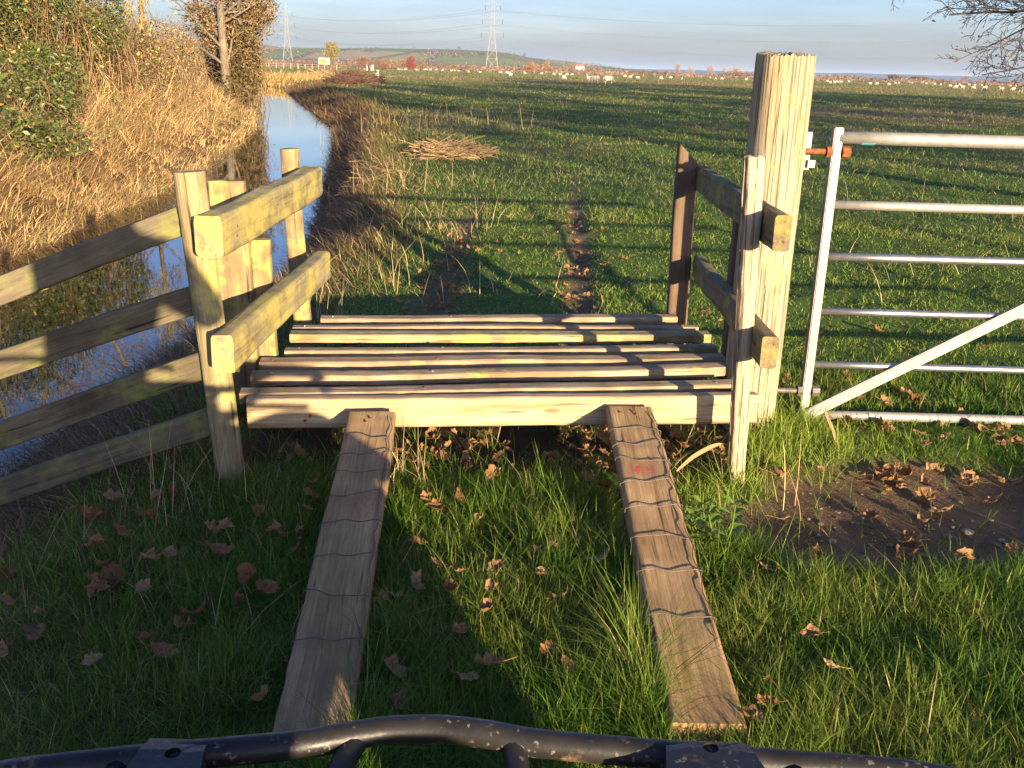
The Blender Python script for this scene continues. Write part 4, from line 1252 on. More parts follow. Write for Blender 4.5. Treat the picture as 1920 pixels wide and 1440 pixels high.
# stones in the dirt
def gravel():
    mb = MB(); g_ = np.random.default_rng(4)
    bm = bmesh.new(); bmesh.ops.create_icosphere(bm, subdivisions=2, radius=1)
    bv = np.array([v.co[:] for v in bm.verts]); bt = np.array([[v.index for v in f.verts] for f in bm.faces]); bm.free()
    for k in range(170):
        x, y = g_.normal(1.28, .28), g_.normal(3.02, .2)
        if dirt_mask(np.array(x), np.array(y)) < .5: continue
        s = g_.gamma(2.0, .0028)
        sc = s*np.array([g_.uniform(.8, 1.5), g_.uniform(.8, 1.4), g_.uniform(.35, .7)])
        V = bv*(1+g_.normal(0, .09, (len(bv), 1)))*sc
        a = g_.uniform(0, 6.28); c_, s_ = math.cos(a), math.sin(a)
        V = np.column_stack([V[:, 0]*c_-V[:, 1]*s_, V[:, 0]*s_+V[:, 1]*c_, V[:, 2]])+[x, y, float(ground_h(x, y))+.003]
        mb.add(V, None, bt, np.array([.30, .25, .19])*g_.uniform(.35, 1.15))
    o = link("gravel", mb.mesh("gravel", M_twig, True))
    tag(o, "pale pebbles pressed into the bare dirt", "gravel", None, "stuff")
gravel()

# pale curled blades of dead iris
def ribbon(name, pts, w, mat, label, cat, col):
    P = smooth_path(pts, 5); n = len(P)
    T = np.gradient(P, axis=0); T /= np.linalg.norm(T, axis=1, keepdims=True)
    side = np.cross(T, [0.25, -.9, .35]); side /= np.linalg.norm(side, axis=1, keepdims=True)
    ww = w*np.sin(np.linspace(.15, math.pi*.97, n))**.6
    nr = np.cross(side, T)
    V = np.stack([P-side*ww[:, None]/2+nr*.002, P+nr*-.001, P+side*ww[:, None]/2+nr*.002], 1).reshape(-1, 3)
    q = [(3*i+j, 3*i+j+1, 3*i+j+4, 3*i+j+3) for i in range(n-1) for j in range(2)]
    o = link(name, np_mesh(name, V, q, None, mat, True, np.broadcast_to(np.array(col), (len(V), 3))))
    return tag(o, label, cat)
ribbon("dead_iris_leaf", [(1.325, 3.72, .01), (1.318, 3.74, .07), (1.29, 3.75, .13), (1.27, 3.75, .175)], .015, M_straw, "pale dry blade standing upright in the dirt below the gate", "dry leaf", (.28, .20, .10))
ribbon("dead_iris_leaf", [(.60, 3.25, .09), (.66, 3.28, .135), (.73, 3.31, .165), (.77, 3.33, .17)], .016, M_straw, "pale dry strap leaf lying by the top of the gate-side ramp", "dry leaf", (.33, .235, .11))

# nettle
def nettle():
    root = thing("nettle_plant", (.68, 2.76, .02), "small pale green nettle beside the gate-side ramp", "plant")
    g_ = random.Random(3)
    st = MB(); lv = MB()
    for s in range(4):
        bx, by = .66+g_.uniform(-.05, .06), 2.77+g_.uniform(-.06, .04)
        top = (bx+g_.uniform(-.05, .05), by+g_.uniform(-.04, .04), .11+g_.uniform(0, .06))
        V, q, t = polytube([(bx, by, -.01), ((bx+top[0])/2+.01, (by+top[1])/2, top[2]*.55), top], .003, 5); st.add(V, q, t, (.14, .2, .05))
        for pair in range(4):
            f = .4+.2*pair
            c = Vector((bx, by, 0)).lerp(Vector(top), min(1, f))
            a0 = g_.uniform(0, 3.14)+pair*1.57
            for a in (a0, a0+math.pi):
                L = (.062-.008*pair)*g_.uniform(.9, 1.2); n = 9
                d = Vector((math.cos(a), math.sin(a), -.12)); sd = Vector((-math.sin(a), math.cos(a), 0))
                Vv = []
                for k in range(n+1):
                    t_ = k/n; w_ = L*.34*math.sin(math.pi*min(1, t_**.7*.98+.02))*(1.18 if k % 2 else .84)
                    ctr = c + d*L*(.12+t_) + Vector((0, 0, .02*math.sin(t_*2.4)))
                    Vv += [ctr-sd*w_+Vector((0, 0, .006)), ctr, ctr+sd*w_+Vector((0, 0, .006))]
                q = [(3*k+j, 3*k+j+1, 3*k+j+4, 3*k+j+3) for k in range(n) for j in range(2)]
                lv.add([tuple(v) for v in Vv], q, None, np.array([.13, .21, .03])*g_.uniform(.8, 1.2))
    link("stems", st.mesh("stems", M_twig, True), Matrix.Identity(4), root)
    link("leaves", lv.mesh("leaves", M_leaf, True), Matrix.Identity(4), root)
nettle()

# heaps
def straw_heap(name, cx, cy, rx, ry, hh, N, col, label, cat, L=(.5, 1.4), seed=1):
    g_ = np.random.default_rng(seed)
    a = g_.uniform(0, 6.28, N); r = np.sqrt(g_.uniform(0, 1, N))
    x = cx+rx*r*np.cos(a); y = cy+ry*r*np.sin(a)
    z = ground_h(x, y)+.03+hh*(1-r**1.6)*g_.uniform(.1, 1, N)
    az = g_.normal(.2, 1.1, N); Ls = g_.uniform(*L, N); ti = g_.normal(0, .28, N)
    dv = np.column_stack([np.cos(az), np.sin(az), ti])
    P0 = np.column_stack([x, y, z])-dv*Ls[:, None]/2; P1 = P0+dv*Ls[:, None]
    gz = ground_h(P0[:, 0], P0[:, 1])+.01; P0[:, 2] = np.maximum(P0[:, 2], gz)
    gz = ground_h(P1[:, 0], P1[:, 1])+.01; P1[:, 2] = np.maximum(P1[:, 2], gz)
    mid = (P0+P1)/2 + g_.normal(0, .03, (N, 3))
    rr_ = np.full(N, .006)*np.clip(np.hypot(cx, cy)/16, .6, 4)*g_.uniform(.6, 1.4, N)
    V, q = tubes(np.concatenate([P0, mid]), np.concatenate([mid, P1]), np.tile(rr_, 2), np.tile(rr_*.7, 2), 4)
    C = np.repeat(np.tile(vary(col, N, .25, .06, g_), (2, 1)), 8, 0)
    return tag(link(name, np_mesh(name, V, q, None, M_straw, False, C)), label, cat)
straw_heap("reed_heap", -1.2, 17.4, .55, 1.1, .13, 700, (.42, .29, .14), "heap of pale cut reeds on the grass by the ditch bank", "heap", (.2, .85), 2)
straw_heap("reed_heap", -2.15, 13.8, .4, 2.0, .05, 130, (.30, .20, .11), "thin brown trail of cut reeds along the near bank edge", "heap", (.2, .5), 7)
straw_heap("dead_weed_heap", -13.6, 84, 1.7, 8, .9, 1500, (.15, .09, .06), "long dark red-brown heap of dead weed on the far ditch bank", "heap", (.7, 2.2), 3)
straw_heap("dead_weed_heap", -20.0, 108, 3.0, 8, .8, 1000, (.34, .22, .12), "rusty heap of dredged weed at the ditch bend", "heap", (.8, 2.2), 5)

# ------------------------------------------------------------------ bushes and trees on the far bank
def cloud_points(N, blobs, g_, shell=.55):
    """points in a union of ellipsoids, denser towards their outside"""
    w = np.array([b[3]*b[4]*b[5] for b in blobs])**.75; w = w/w.sum()
    idx = g_.choice(len(blobs), N, p=w)
    d = g_.normal(0, 1, (N, 3)); d /= np.linalg.norm(d, axis=1, keepdims=True)
    r = g_.uniform(shell**3, 1.0, N)**(1/3)
    B = np.array(blobs)[idx]
    return B[:, :3] + d*r[:, None]*B[:, 3:6]

def thicket(name, label, cat, base, blobs, n_leaf, leaf_size, leaf_col, n_stem, stem_col, stem_r, seed, leaf_var=.35, shell=.45, droop=.3, pale=0.0, pale_col=(.5, .45, .25), group=None):
    g_ = np.random.default_rng(seed)
    root = thing(name, base, label, cat, group)
    P = cloud_points(n_leaf, blobs, g_, shell)
    # break into sprays
    keep = nz(P[:, 0]*1.0+P[:, 2]*.7, P[:, 1]+P[:, 2]*1.1, .9, seed) > -.26
    P = P[keep]; P = P[P[:, 2] > ground_h(P[:, 0], P[:, 1])+.02]
    C = vary(leaf_col, len(P), leaf_var, .08, g_)
    if pale:
        k = g_.random(len(P)) < pale; C[k] = vary(pale_col, k.sum(), .25, .06, g_)
    V, T, CC = leaf_cards(P, leaf_size*g_.uniform(.6, 1.4, len(P)), C, droop)
    link("leaves", np_mesh("leaves", V, None, T, M_leaf, False, CC), Matrix.Identity(4), root)
    # arching stems
    S0, S1, A, B = [], [], [], []
    tops = cloud_points(n_stem, blobs, g_, .2)
    for tp in tops:
        b0 = np.array([tp[0]+g_.normal(0, .35), tp[1]+g_.normal(0, .35), 0]); b0[2] = float(ground_h(b0[0], b0[1]))-.05
        mid = (b0+tp)/2 + np.array([g_.normal(0, .25), g_.normal(0, .25), .25*abs(g_.normal())])
        tip = tp + np.array([g_.normal(.2, .3), g_.normal(-.15, .3), -abs(g_.normal(0, .5))])
        pts = smooth_path([b0, mid, tp, tip], 4)
        n = len(pts)
        rr_ = stem_r*g_.uniform(.5, 1.5)*np.linspace(1, .35, n)
        for k in range(n-1):
            S0.append(pts[k]); S1.append(pts[k+1]); A.append(rr_[k]); B.append(rr_[k+1])
            if k > 3 and g_.random() < .8:
                dd = g_.normal(0, 1, 3); dd[2] -= .2; dd /= np.linalg.norm(dd)
                S0.append(pts[k]); S1.append(pts[k]+dd*g_.uniform(.15, .5)); A.append(rr_[k]*.5); B.append(rr_[k]*.25)
    V, q = tubes(S0, S1, A, B, 4)
    CC = np.repeat(vary(stem_col, len(S0), .3, .06, g_), 8, 0)
    link("stems", np_mesh("stems", V, q, None, M_twig, True, CC), Matrix.Identity(4), root)
    return root

thicket("bramble_thicket", "dark green bramble thicket with bare stems at the near end of the far bank", "bush", (-10.3, 19.8, .5),
        [(-7.05, 14.0, .4, .6, .8, .4), (-7.5, 15.4, .75, .7, .8, .5), (-8.2, 17, 1.0, .9, .9, .65), (-6.6, 14.6, .3, .4, .6, .25), (-9.5, 18.88, 0.66, 1.19, 1.32, 0.92), (-10.43, 20.46, 1.65, 1.19, 1.32, 1.32), (-11.09, 21.38, 2.84, 1.58, 1.58, 1.19), (-8.78, 19.01, -0.0, 0.73, 0.92, 0.59), (-9.64, 20.59, 2.57, 0.92, 1.06, 0.66), (-11.88, 22.44, 3.76, 1.85, 1.58, 1.58), (-9.24, 19.8, 1.25, 0.73, 0.92, 0.53), (-8.18, 19.67, -0.07, 0.59, 0.79, 0.4), (-9.77, 17.69, 0.2, 0.66, 0.79, 0.53), (-9.5, 23.1, 2.57, 0.79, 1.06, 0.59), (-9.11, 22.18, 2.04, 0.66, 0.92, 0.53)],
        50000, .075, (.085, .110, .026), 520, (.28, .18, .09), .008, 21, pale=.07, pale_col=(.40, .28, .10))
thicket("hawthorn_bush", "russet leafless hawthorn scrub behind the brambles", "bush", (-11.5, 25.6, .5),
        [(-10.62, 23.04, 1.26, 1.66, 2.3, 1.15), (-12.29, 26.24, 2.15, 2.05, 2.56, 1.54), (-12.8, 30.72, 1.64, 1.92, 3.07, 1.41)],
        10000, .085, (.22, .15, .055), 420, (.24, .17, .09), .010, 22, pale=.12, pale_col=(.50, .38, .10))
thicket("scrub_bush", "tan twiggy scrub bush on the bank before the tall trunk", "bush", (-11.5, 30, .5),
        [(-10.6, 28, 1.3, 1.3, 2.2, .9), (-12.3, 33, 1.6, 1.8, 2.8, 1.2), (-13.4, 38, 1.6, 1.5, 2.5, 1.3)],
        9000, .09, (.27, .19, .07), 420, (.28, .20, .11), .012, 23, pale=.08, pale_col=(.46, .40, .11))

def tree(name, label, cat, base, H, r, seed, col, leaf=None, n_leaf=0, leaf_size=.08, depth=4, group=None, n=5, twig_n=3, loc_rot=None, **kw):
    root = thing(name, base, label, cat, group)
    segs = grow(seed, base, kw.pop('dir', (0.03, 0, 1)), H, r, depth=depth, **kw)
    S0, S1, A, B, LV, tips = segs
    link("trunk", skeleton_mesh("trunk", segs, M_twig, col, LV <= 1, n, .12), Matrix.Identity(4), root)
    sel = LV > 1
    V, q = tubes(S0[sel], S1[sel], A[sel], B[sel], twig_n)
    g_ = np.random.default_rng(seed)
    C = np.repeat(vary(tuple(c*1.05 for c in col), sel.sum(), .25, .05, g_), 2*twig_n, 0)
    mb = MB(); mb.add(V, q, None, C)
    if n_leaf:
        k = g_.integers(0, len(tips), n_leaf)
        P = tips[k] + g_.normal(0, leaf_size*1.2, (n_leaf, 3))
        V, T, CC = leaf_cards(P, leaf_size*g_.uniform(.6, 1.4, n_leaf), vary(leaf, n_leaf, .3, .07, g_))
        mb.add(V, None, T, CC)
    link("crown", mb.mesh("crown", M_leaf), Matrix.Identity(4), root)
    return root

# willow whose thin yellowish twigs sweep down over the bank
tree("drooping_willow", "willow with thin yellow-green twigs drooping over the reed bank", "tree", (-11.6, 23.6, .5), 6.2, .065, 31, (.33, .27, .11), leaf=(.35, .30, .07), n_leaf=700, leaf_size=.07, depth=5,
     n_child=(11, 7, 6, 5), angle=(70, 45, 40, 40), grav=(0, -.10, -.22, -.28, -.3), wig=.12, ratio=.62, rratio=.45, start=.35, seglen=.35, min_r=.005, dir=(.2, 0, 1))
# tall ash-like tree with the pale trunk
tree("ash_tree", "bare tree with a tall straight pale trunk at the bend of the far bank", "tree", (-12.55, 43.5, .35), 9.5, .22, 34, (.20, .16, .115), leaf=(.34, .22, .08), n_leaf=800, leaf_size=.10, depth=5,
     n_child=(26, 7, 6, 4), angle=(52, 42, 40, 40), grav=(0, .02, .0, -.02), wig=.05, ratio=.36, rratio=.34, start=.06, seglen=.5, min_r=.007, dir=(.01, 0, 1))
tree("hazel_shrub", "many-stemmed brown shrub with fine twigs beside the tall trunk, leaning over the water", "shrub", (-13.1, 44.5, .3), 4.4, .08, 36, (.24, .17, .10), leaf=(.22, .15, .06), n_leaf=9000, leaf_size=.12, depth=5,
     n_child=(12, 8, 6, 4), angle=(48, 42, 40, 40), grav=(0, .02, .0, -.02), wig=.09, ratio=.62, rratio=.5, start=.02, seglen=.35, min_r=.008, dir=(.34, 0, 1))
thicket("ivy_thicket", "dense olive-brown ivy thicket around the foot of the tall trunk", "bush", (-12.3, 46, .3),
        [(-12.5, 46, 1.4, .8, 1.6, 1.6), (-12.7, 47, 3.0, .9, 1.5, 1.5), (-13.6, 48, 1.5, 1.3, 1.6, 1.6), (-12.2, 45, .5, .6, 1.2, .7), (-12.75, 43.3, .6, .5, .4, .5), (-12.3, 43.4, .35, .4, .4, .35)],
        13000, .13, (.13, .095, .035), 200, (.24, .17, .09), .014, 37)
for k, (bx, by, hh, sd, lab) in enumerate(((-12.5, 34, 6.5, 41, "grey bare tree between the willow and the tall trunk"), (-13.8, 27, 7.5, 43, "bare tree with dark limbs behind the willow"), (-14.2, 24, 7.0, 45, "bare tree rising behind the bramble thicket"))):
    tree("bare_tree", lab, "tree", (bx, by, .5), hh, .13, sd, (.25, .19, .12), leaf=(.36, .27, .08), n_leaf=900, leaf_size=.09, depth=5, n_child=(10, 7, 5, 4), angle=(50, 42, 40, 40), grav=(0, .01, -.02, -.05), wig=.10, ratio=.5, rratio=.45, start=.2, seglen=.45, min_r=.006, group="bare trees on the far bank")
# ivy leaves hanging in the top corner
thicket("ivy_mass", "green ivy hanging high in the bare trees above the brambles", "ivy", (-12.9, 23.1, .5),
        [(-11.75, 23.23, 3.17, 0.92, 0.92, 0.59), (-10.69, 23.1, 3.03, 0.59, 0.66, 0.46), (-10.03, 24.42, 3.36, 0.66, 0.66, 0.4), (-13.2, 23.1, 2.7, 1.19, 1.06, 0.79)], 5200, .095, (.055, .085, .018), 40, (.26, .2, .1), .008, 39)

# overhanging branch tree, trunk out of frame to the right
def right_tree():
    root = thing("overhanging_tree", (9.5, 7.5, 0), "bare twiggy tree branches hanging into the sky above the metal gate", "tree")
    segs0 = grow(61, (9.5, 7.5, 0), (0, 0, 1), 9, .22, depth=5, n_child=(12, 7, 5, 4), angle=(65, 45, 42, 40), grav=(0, -.02, -.04, -.04), wig=.1, ratio=.55, rratio=.45, start=.35, seglen=.45, min_r=.004)
    S0, S1, A, B, LV, tips = segs0
    link("trunk", skeleton_mesh("trunk", segs0, M_twig, (.10, .085, .07), LV <= 1, 6, .1), Matrix.Identity(4), root)
    mb = MB()
    sel = LV > 1
    V, q = tubes(S0[sel], S1[sel], A[sel], B[sel], 3); mb.add(V, q, None, np.repeat(vary((.11, .09, .07), sel.sum(), .2), 6, 0))
    # three long limbs reaching into the picture
    for sd, p0, d0, L, r in ((71, (7.6, 10.0, 3.6), (-1, .05, -.42), 3.9, .032), (72, (7.2, 10.4, 3.0), (-1, .08, -.33), 2.9, .028), (73, (7.0, 10.0, 2.05), (-1, .06, -.11), 2.35, .02), (74, (7.2, 10.6, 3.9), (-1, .05, -.62), 3.2, .03),
                             (75, (7.2, 9.6, 2.9), (-1, .1, -.27), 2.6, .024), (76, (7.0, 10.2, 2.6), (-1, .0, -.24), 2.4, .02), (79, (6.9, 10.3, 2.35), (-1, .03, -.2), 2.0, .018), (80, (6.6, 9.9, 2.2), (-1, .0, -.1), 1.5, .016), (81, (6.9, 10.6, 2.9), (-1, .05, -.35), 2.3, .022), (77, (6.8, 10.8, 3.2), (-1, .0, -.5), 2.4, .024), (78, (6.6, 9.8, 2.5), (-1, .1, -.3), 1.8, .018)):
        p0 = (p0[0]-.15, p0[1], p0[2]-.06)
        sg = grow(sd, p0, d0, L, r, depth=4, n_child=(15, 7, 4), angle=(42, 40, 38), grav=(.012, .02, .03), wig=.08, ratio=.42, rratio=.5, start=.1, seglen=.2, min_r=.0024)
        V, q = tubes(sg[0], sg[1], sg[2], sg[3], 4); mb.add(V, q, None, np.repeat(vary((.10, .085, .075), len(sg[0]), .2), 8, 0))
        k = rng.integers(0, len(sg[5]), 30)
        Vl, T, CC = leaf_cards(sg[5][k]+rng.normal(0, .03, (30, 3)), .05*rng.uniform(.6, 1.3, 30), vary((.16, .12, .045), 30, .3), .5)
        mb.add(Vl, None, T, CC)
    link("crown", mb.mesh("crown", M_twig), Matrix.Identity(4), root)
right_tree()

# big trees standing behind the rider: they throw the long shadows across the field
def shade_trees():
    src = None
    spots = SHADE
    for k, (x_, y_, s_, rz_, kind) in enumerate(spots):
        if kind not in PROTO:
            root = tree("sycamore_tree", "tall bare sycamore behind the rider", "tree", (0, 0, -.1), 15, .42, 80+kind, (.16, .13, .10), leaf=(.30, .17, .06), n_leaf=5200, leaf_size=.34, depth=5,
                        n_child=(15, 8, 6, 4), angle=(58, 45, 42, 40), grav=(0, .02, .0, -.02), wig=.07, ratio=.5, rratio=.42, start=.28, seglen=.6, min_r=.012, group="trees behind the rider")
            PROTO[kind] = root
        else:
            root = copy_tree(PROTO[kind])
        root.matrix_basis = Matrix.Translation((x_, y_, 0)) @ Matrix.Rotation(rz_, 4, 'Z') @ Matrix.Scale(s_, 4)
PROTO = {}
SHADE = [(22, -14, .8, 0, 0), (31, -16, 1.0, 2, 1), (41, -12, 1.1, 4, 0), (52, -8, 1.25, 1, 1), (63, -4, 1.5, 3, 0), (76, 4, 1.6, 5, 1)]
shade_trees()

thicket("dapple_scrub", "low twiggy scrub added out of view behind the rider to dapple the grass", "bush", (7, -7, 0), [(6.1, -7, .75, .8, .6, .75), (7.3, -7.2, .85, 1.0, .6, .8), (8.6, -7.4, 1.0, 1.0, .7, .9), (10, -7.6, 1.1, 1.2, .7, 1.0)], 5200, .08, (.2, .13, .05), 420, (.2, .15, .09), .010, 91)  # unseen scrub, added and shaped to break up the sun on the right foreground
tree("bare_tree", "small bare tree behind the rider", "tree", (12.0, -7.5, 0), 5.5, .1, 92, (.2, .15, .1), leaf=(.3, .2, .07), n_leaf=900, leaf_size=.14, depth=4, n_child=(14, 7, 5), angle=(62, 45, 40), wig=.1, ratio=.55, rratio=.45, start=.3, seglen=.4, min_r=.008)

# ------------------------------------------------------------------ sheep
def sheep_mesh(seed, head, lying=False):
    """joined lumps fused by a voxel remesh into one fleece-covered body"""
    bm = bmesh.new()
    def ball(c, s, rot=None):
        m = Matrix.Translation(c) @ (Matrix.Rotation(rot, 4, 'Y') if rot else Matrix.Identity(4)) @ Matrix.Diagonal((*s, 1))
        bmesh.ops.create_icosphere(bm, subdivisions=3, radius=1, matrix=m)
    def limb(p0, p1, r0, r1):
        Mw, L = along(p0, p1)
        bmesh.ops.create_cone(bm, cap_ends=True, segments=10, radius1=r0, radius2=r1, depth=L, matrix=Mw @ Matrix.Translation((L/2, 0, 0)) @ Matrix.Rotation(math.pi/2, 4, 'Y'))
    dz = -.33 if lying else 0
    ball((0, 0, .58+dz), (.46, .23, .23)); ball((-.25, 0, .60+dz), (.24, .22, .23)); ball((.26, 0, .60+dz), (.22, .20, .22)); ball((0, 0, .5+dz), (.34, .2, .2))
    if head == 'graze':
        limb((.4, 0, .62), (.62, 0, .34), .12, .08); limb((.60, 0, .36), (.72, 0, .14), .075, .045); ball((.61, 0, .32), (.085, .07, .08))
        ears = (.60, .38)
    else:
        limb((.38, 0, .66+dz), (.52, 0, .95+dz), .13, .08); limb((.50, 0, .96+dz), (.70, 0, .88+dz), .08, .045); ball((.53, 0, .96+dz), (.09, .075, .08))
        ears = (.52, 1.0+dz)
    for s in (-1, 1): ball((ears[0], s*.11, ears[1]), (.03, .075, .03))
    ball((-.48, 0, .55+dz), (.05, .05, .13))
    if not lying:
        for x_, s in ((.26, 1), (.30, -1)):
            limb((x_, s*.12, .5), (x_+.01, s*.12, .24), .065, .038); limb((x_+.01, s*.12, .25), (x_, s*.12, 0), .036, .03)
        for x_, s in ((-.3, 1), (-.24, -1)):
            limb((x_, s*.12, .5), (x_+.06, s*.12, .34), .09, .05); limb((x_+.06, s*.12, .35), (x_-.07, s*.12, .20), .048, .034); limb((x_-.07, s*.12, .21), (x_-.04, s*.12, 0), .034, .03)
    else:
        for x_, s in ((.3, 1), (.3, -1)): limb((x_, s*.14, .08), (x_+.25, s*.13, .04), .06, .035)
    me = bpy.data.meshes.new("sheep_base"); bm.to_mesh(me); bm.free()
    ob = bpy.data.objects.new("sheep_base", me); COL.objects.link(ob)
    rm = ob.modifiers.new("r", 'REMESH'); rm.mode = 'VOXEL'; rm.voxel_size = .022
    dg = bpy.context.evaluated_depsgraph_get()
    me2 = bpy.data.meshes.new_from_object(ob.evaluated_get(dg))
    bpy.data.objects.remove(ob)
    co = np.zeros(len(me2.vertices)*3, np.float32); me2.vertices.foreach_get("co", co); co = co.reshape(-1, 3)
    wl_ = (np.abs(co[:, 0]) < .52) & (co[:, 2] > .3+dz)
    g_ = np.random.default_rng(seed)
    co[wl_] += .012*np.column_stack([nz(co[wl_, 1]+co[wl_, 2], co[wl_, 0], .09, k) for k in range(3)])
    me2.vertices.foreach_set("co", co.ravel())
    for p in me2.polygons: p.use_smooth = True
    me2.materials.clear(); me2.materials.append(M_wool)
    me2.name = "sheep"
    return me2
M_wool = simple("sheep_fleece", (.46, .42, .34), .95, .05, 0, 9, .1, .3)
SH_G = sheep_mesh(1, 'graze'); SH_U = sheep_mesh(2, 'up'); SH_L = sheep_mesh(3, 'up', True)
def put_sheep(me, x_, y_, rz_, s_, label, group=None):
    o = link("sheep", me, Matrix.Translation((x_, y_, float(ground_h(x_, y_))-.01)) @ Matrix.Rotation(rz_, 4, 'Z') @ Matrix.Scale(s_, 4))
    tag(o, label, "sheep", group)
put_sheep(SH_G, 9.2, 126.3, math.pi-.25, 1.2, "white sheep grazing at the ditch end of the nearest pair in the field", "sheep grazing on the field")
put_sheep(SH_G, 11.0, 128.2, .25, 1.3, "bulky white sheep grazing at the gate-post end of the nearest pair in the field", "sheep grazing on the field")
put_sheep(SH_L, -17.5, 123.9, -1.1, 1.35, "lone pale sheep resting with head raised beside the ditch bank", "sheep grazing on the field")
SHEEP = [(-43.3, 363.9), (-41.5, 356.0), (-41.2, 365.8), (-40.1, 394.3), (-40.3, 430), (-39.4, 430), (-37.9, 430), (-35.4, 430), (-31.5, 413.7), (-24.4, 359.8), (-26.4, 408.2), (-24.5, 402.2), (-17.1, 333.7), (-13.1, 330.6), (-6.6, 341.2), (-4.5, 333.5), (-3.6, 339.3), (-2.1, 215.5), (1.4, 331.0), (6.8, 326.6), (9.6, 296.9), (11.6, 300.8), (14.5, 319.1), (16.6, 329.0), (7.5, 176.8), (19.6, 303.2), (12.2, 182.2), (34.5, 337.5), (32.5, 318.8), (27.4, 256.0), (27.8, 242.9), (34.8, 253.7), (46.2, 314.4), (39.0, 248.2), (79.5, 430), (61.7, 324.2), (61.2, 311.5), (69.9, 317.0), (71.3, 310.1), (113.4, 378.3), (87.5, 289.3), (86.3, 281.5), (103.6, 335.0), (100.5, 321.9), (102.2, 325.4), (122.9, 383.3), (90.6, 265.2), (95.3, 273.6), (94.9, 263.8), (138.4, 378.0), (143.2, 387.6), (161.8, 423.9), (161.8, 408.6), (153.2, 378.9), (143.1, 348.6), (112.2, 267.5), (92.7, 217.8), (90.9, 210.4), (94.0, 212.6), (93.1, 205.8), (115.8, 254.7), (91.6, 194.9), (95.9, 199.1), (171.8, 381.3), (160.2, 373.7), (174.8, 399.0), (174.7, 393.7), (205.6, 430), (208.0, 430)]
SPECIAL = {(7.5, 176.8): "single white sheep grazing on the ditch side of the nearest pair, further off",
           (12.2, 182.2): "white sheep grazing just behind the nearest pair",
           (-2.1, 215.5): "single white sheep standing alone on the tan grass right of the near pylon's foot"}
for k, (x_, y_) in enumerate(SHEEP):
    lab = SPECIAL.get((x_, y_))
    if lab is None:
        lab = "tiny white sheep far off on the ditch side of the gate post" if x_/y_ < .27 else "tiny white sheep far off beyond the metal gate"
    put_sheep(SH_U if k % 4 == 1 else SH_G, x_, y_, random.choice((0, math.pi))+random.gauss(0, .6), .88, lab, "far sheep on the ditch side" if x_/y_ < .27 else "far sheep beyond the gate")
put_sheep(SH_G, 75.2, 152.5, 2.4, 1.25, "white sheep at the edge of the picture beyond the gate, nearer than the far flock", "sheep grazing on the field")

# ------------------------------------------------------------------ pylons and cables
M_pyl = simple("pylon_steel", (.34, .34, .34), .6, .4, .3, .5, .1)
def pylon(base, rz, H, label):
    root = thing("electricity_pylon", base, label, "pylon", "electricity pylons", rz)
    Mw = WM[root]
    S0, S1, A = [], [], []
    lv = [(0, 3.6), (7, 2.75), (13, 2.0), (18, 1.45), (21, 1.15), (24.5, 1.0), (28, .88), (31.5, .78), (35.4, .68), (H, .08)]
    for (z0, w0), (z1, w1) in zip(lv[:-1], lv[1:]):
        c0 = [Vector((sx*w0, sy*w0, z0)) for sx, sy in ((1, 1), (-1, 1), (-1, -1), (1, -1))]
        c1 = [Vector((sx*w1, sy*w1, z1)) for sx, sy in ((1, 1), (-1, 1), (-1, -1), (1, -1))]
        for k in range(4):
            m = (k+1) % 4
            S0 += [c0[k], c0[k], c0[m], c1[k]]; S1 += [c1[k], c1[m], c1[k], c1[m]]; A += [.12, .065, .065, .065]
    V, q = tubes([tuple(v) for v in S0], [tuple(v) for v in S1], A, A, 4)
    link("lattice_tower", np_mesh("lattice_tower", V, q, None, M_pyl), Mw, root)
    att = []
    for z_, hw in ((20.8, 6.3), (28.0, 5.6), (35.4, 4.2)):
        for sx in (-1, 1):
            S0, S1 = [], []
            tip = Vector((sx*hw, 0, z_)); w = 1.1
            for sy in (-1, 1):
                r0 = Vector((sx*.9, sy*.9, z_)); r1 = Vector((sx*.8, sy*.8, z_+1.7))
                S0 += [r0, r1]; S1 += [tip, tip]
                for f in (.3, .6):
                    S0.append(r0.lerp(tip, f)); S1.append(r1.lerp(tip, f+.1))
            V, q = tubes([tuple(v) for v in S0], [tuple(v) for v in S1], [.1]*len(S0), [.09]*len(S0), 4)
            link("cross_arm", np_mesh("cross_arm", V, q, None, M_pyl), Mw, root)
            V, q, t = polytube([tip, tip+Vector((0, 0, -1.0)), tip+Vector((0, 0, -2.6))], .13, 6)
            link("insulator", np_mesh("insulator", V, q, t, M_wire, True), Mw, root)
            att.append(Mw @ (tip+Vector((0, 0, -2.6))))
    return att
P1 = (-.227*725, 725, 0); P2 = (-.0282*585, 585, 0)
rz1 = .15
a1 = pylon(P1, rz1, 41, "distant pylon standing above the ditch beside the bank trees")
a2 = pylon(P2, rz1-.15, 43, "nearer pylon cut off by the top edge, over the middle of the field")
M_cab = simple("aluminium_cable", (.30, .30, .31), .6, .3, .2, .1, .05)
P3 = Vector((300, 410, 0))
LBL = ["lowest power cable on the ditch side of the pylons", "lowest power cable on the gate side of the pylons", "middle power cable on the ditch side of the pylons", "middle power cable on the gate side of the pylons", "highest power cable on the ditch side of the pylons", "highest power cable on the gate side of the pylons"]
for k in range(6):
    off = a2[k]-Vector(P2)
    c = Vector((off.x*.8, off.x*.5, off.z+1.5)) + P3
    pts = []
    for p, q_, sag in ((a1[k], a2[k], 4.5), (a2[k], c, 8.5)):
        for s in np.linspace(0, 1, 24):
            r_ = p.lerp(q_, s); r_.z -= sag*4*s*(1-s); pts.append(r_)
    del pts[24]
    V, q, t = polytube([tuple(p) for p in pts], .05, 4)
    tag(link("power_cable", np_mesh("power_cable", V, q, t, M_cab, True)), LBL[k], "cable", "power cables strung from the pylons")

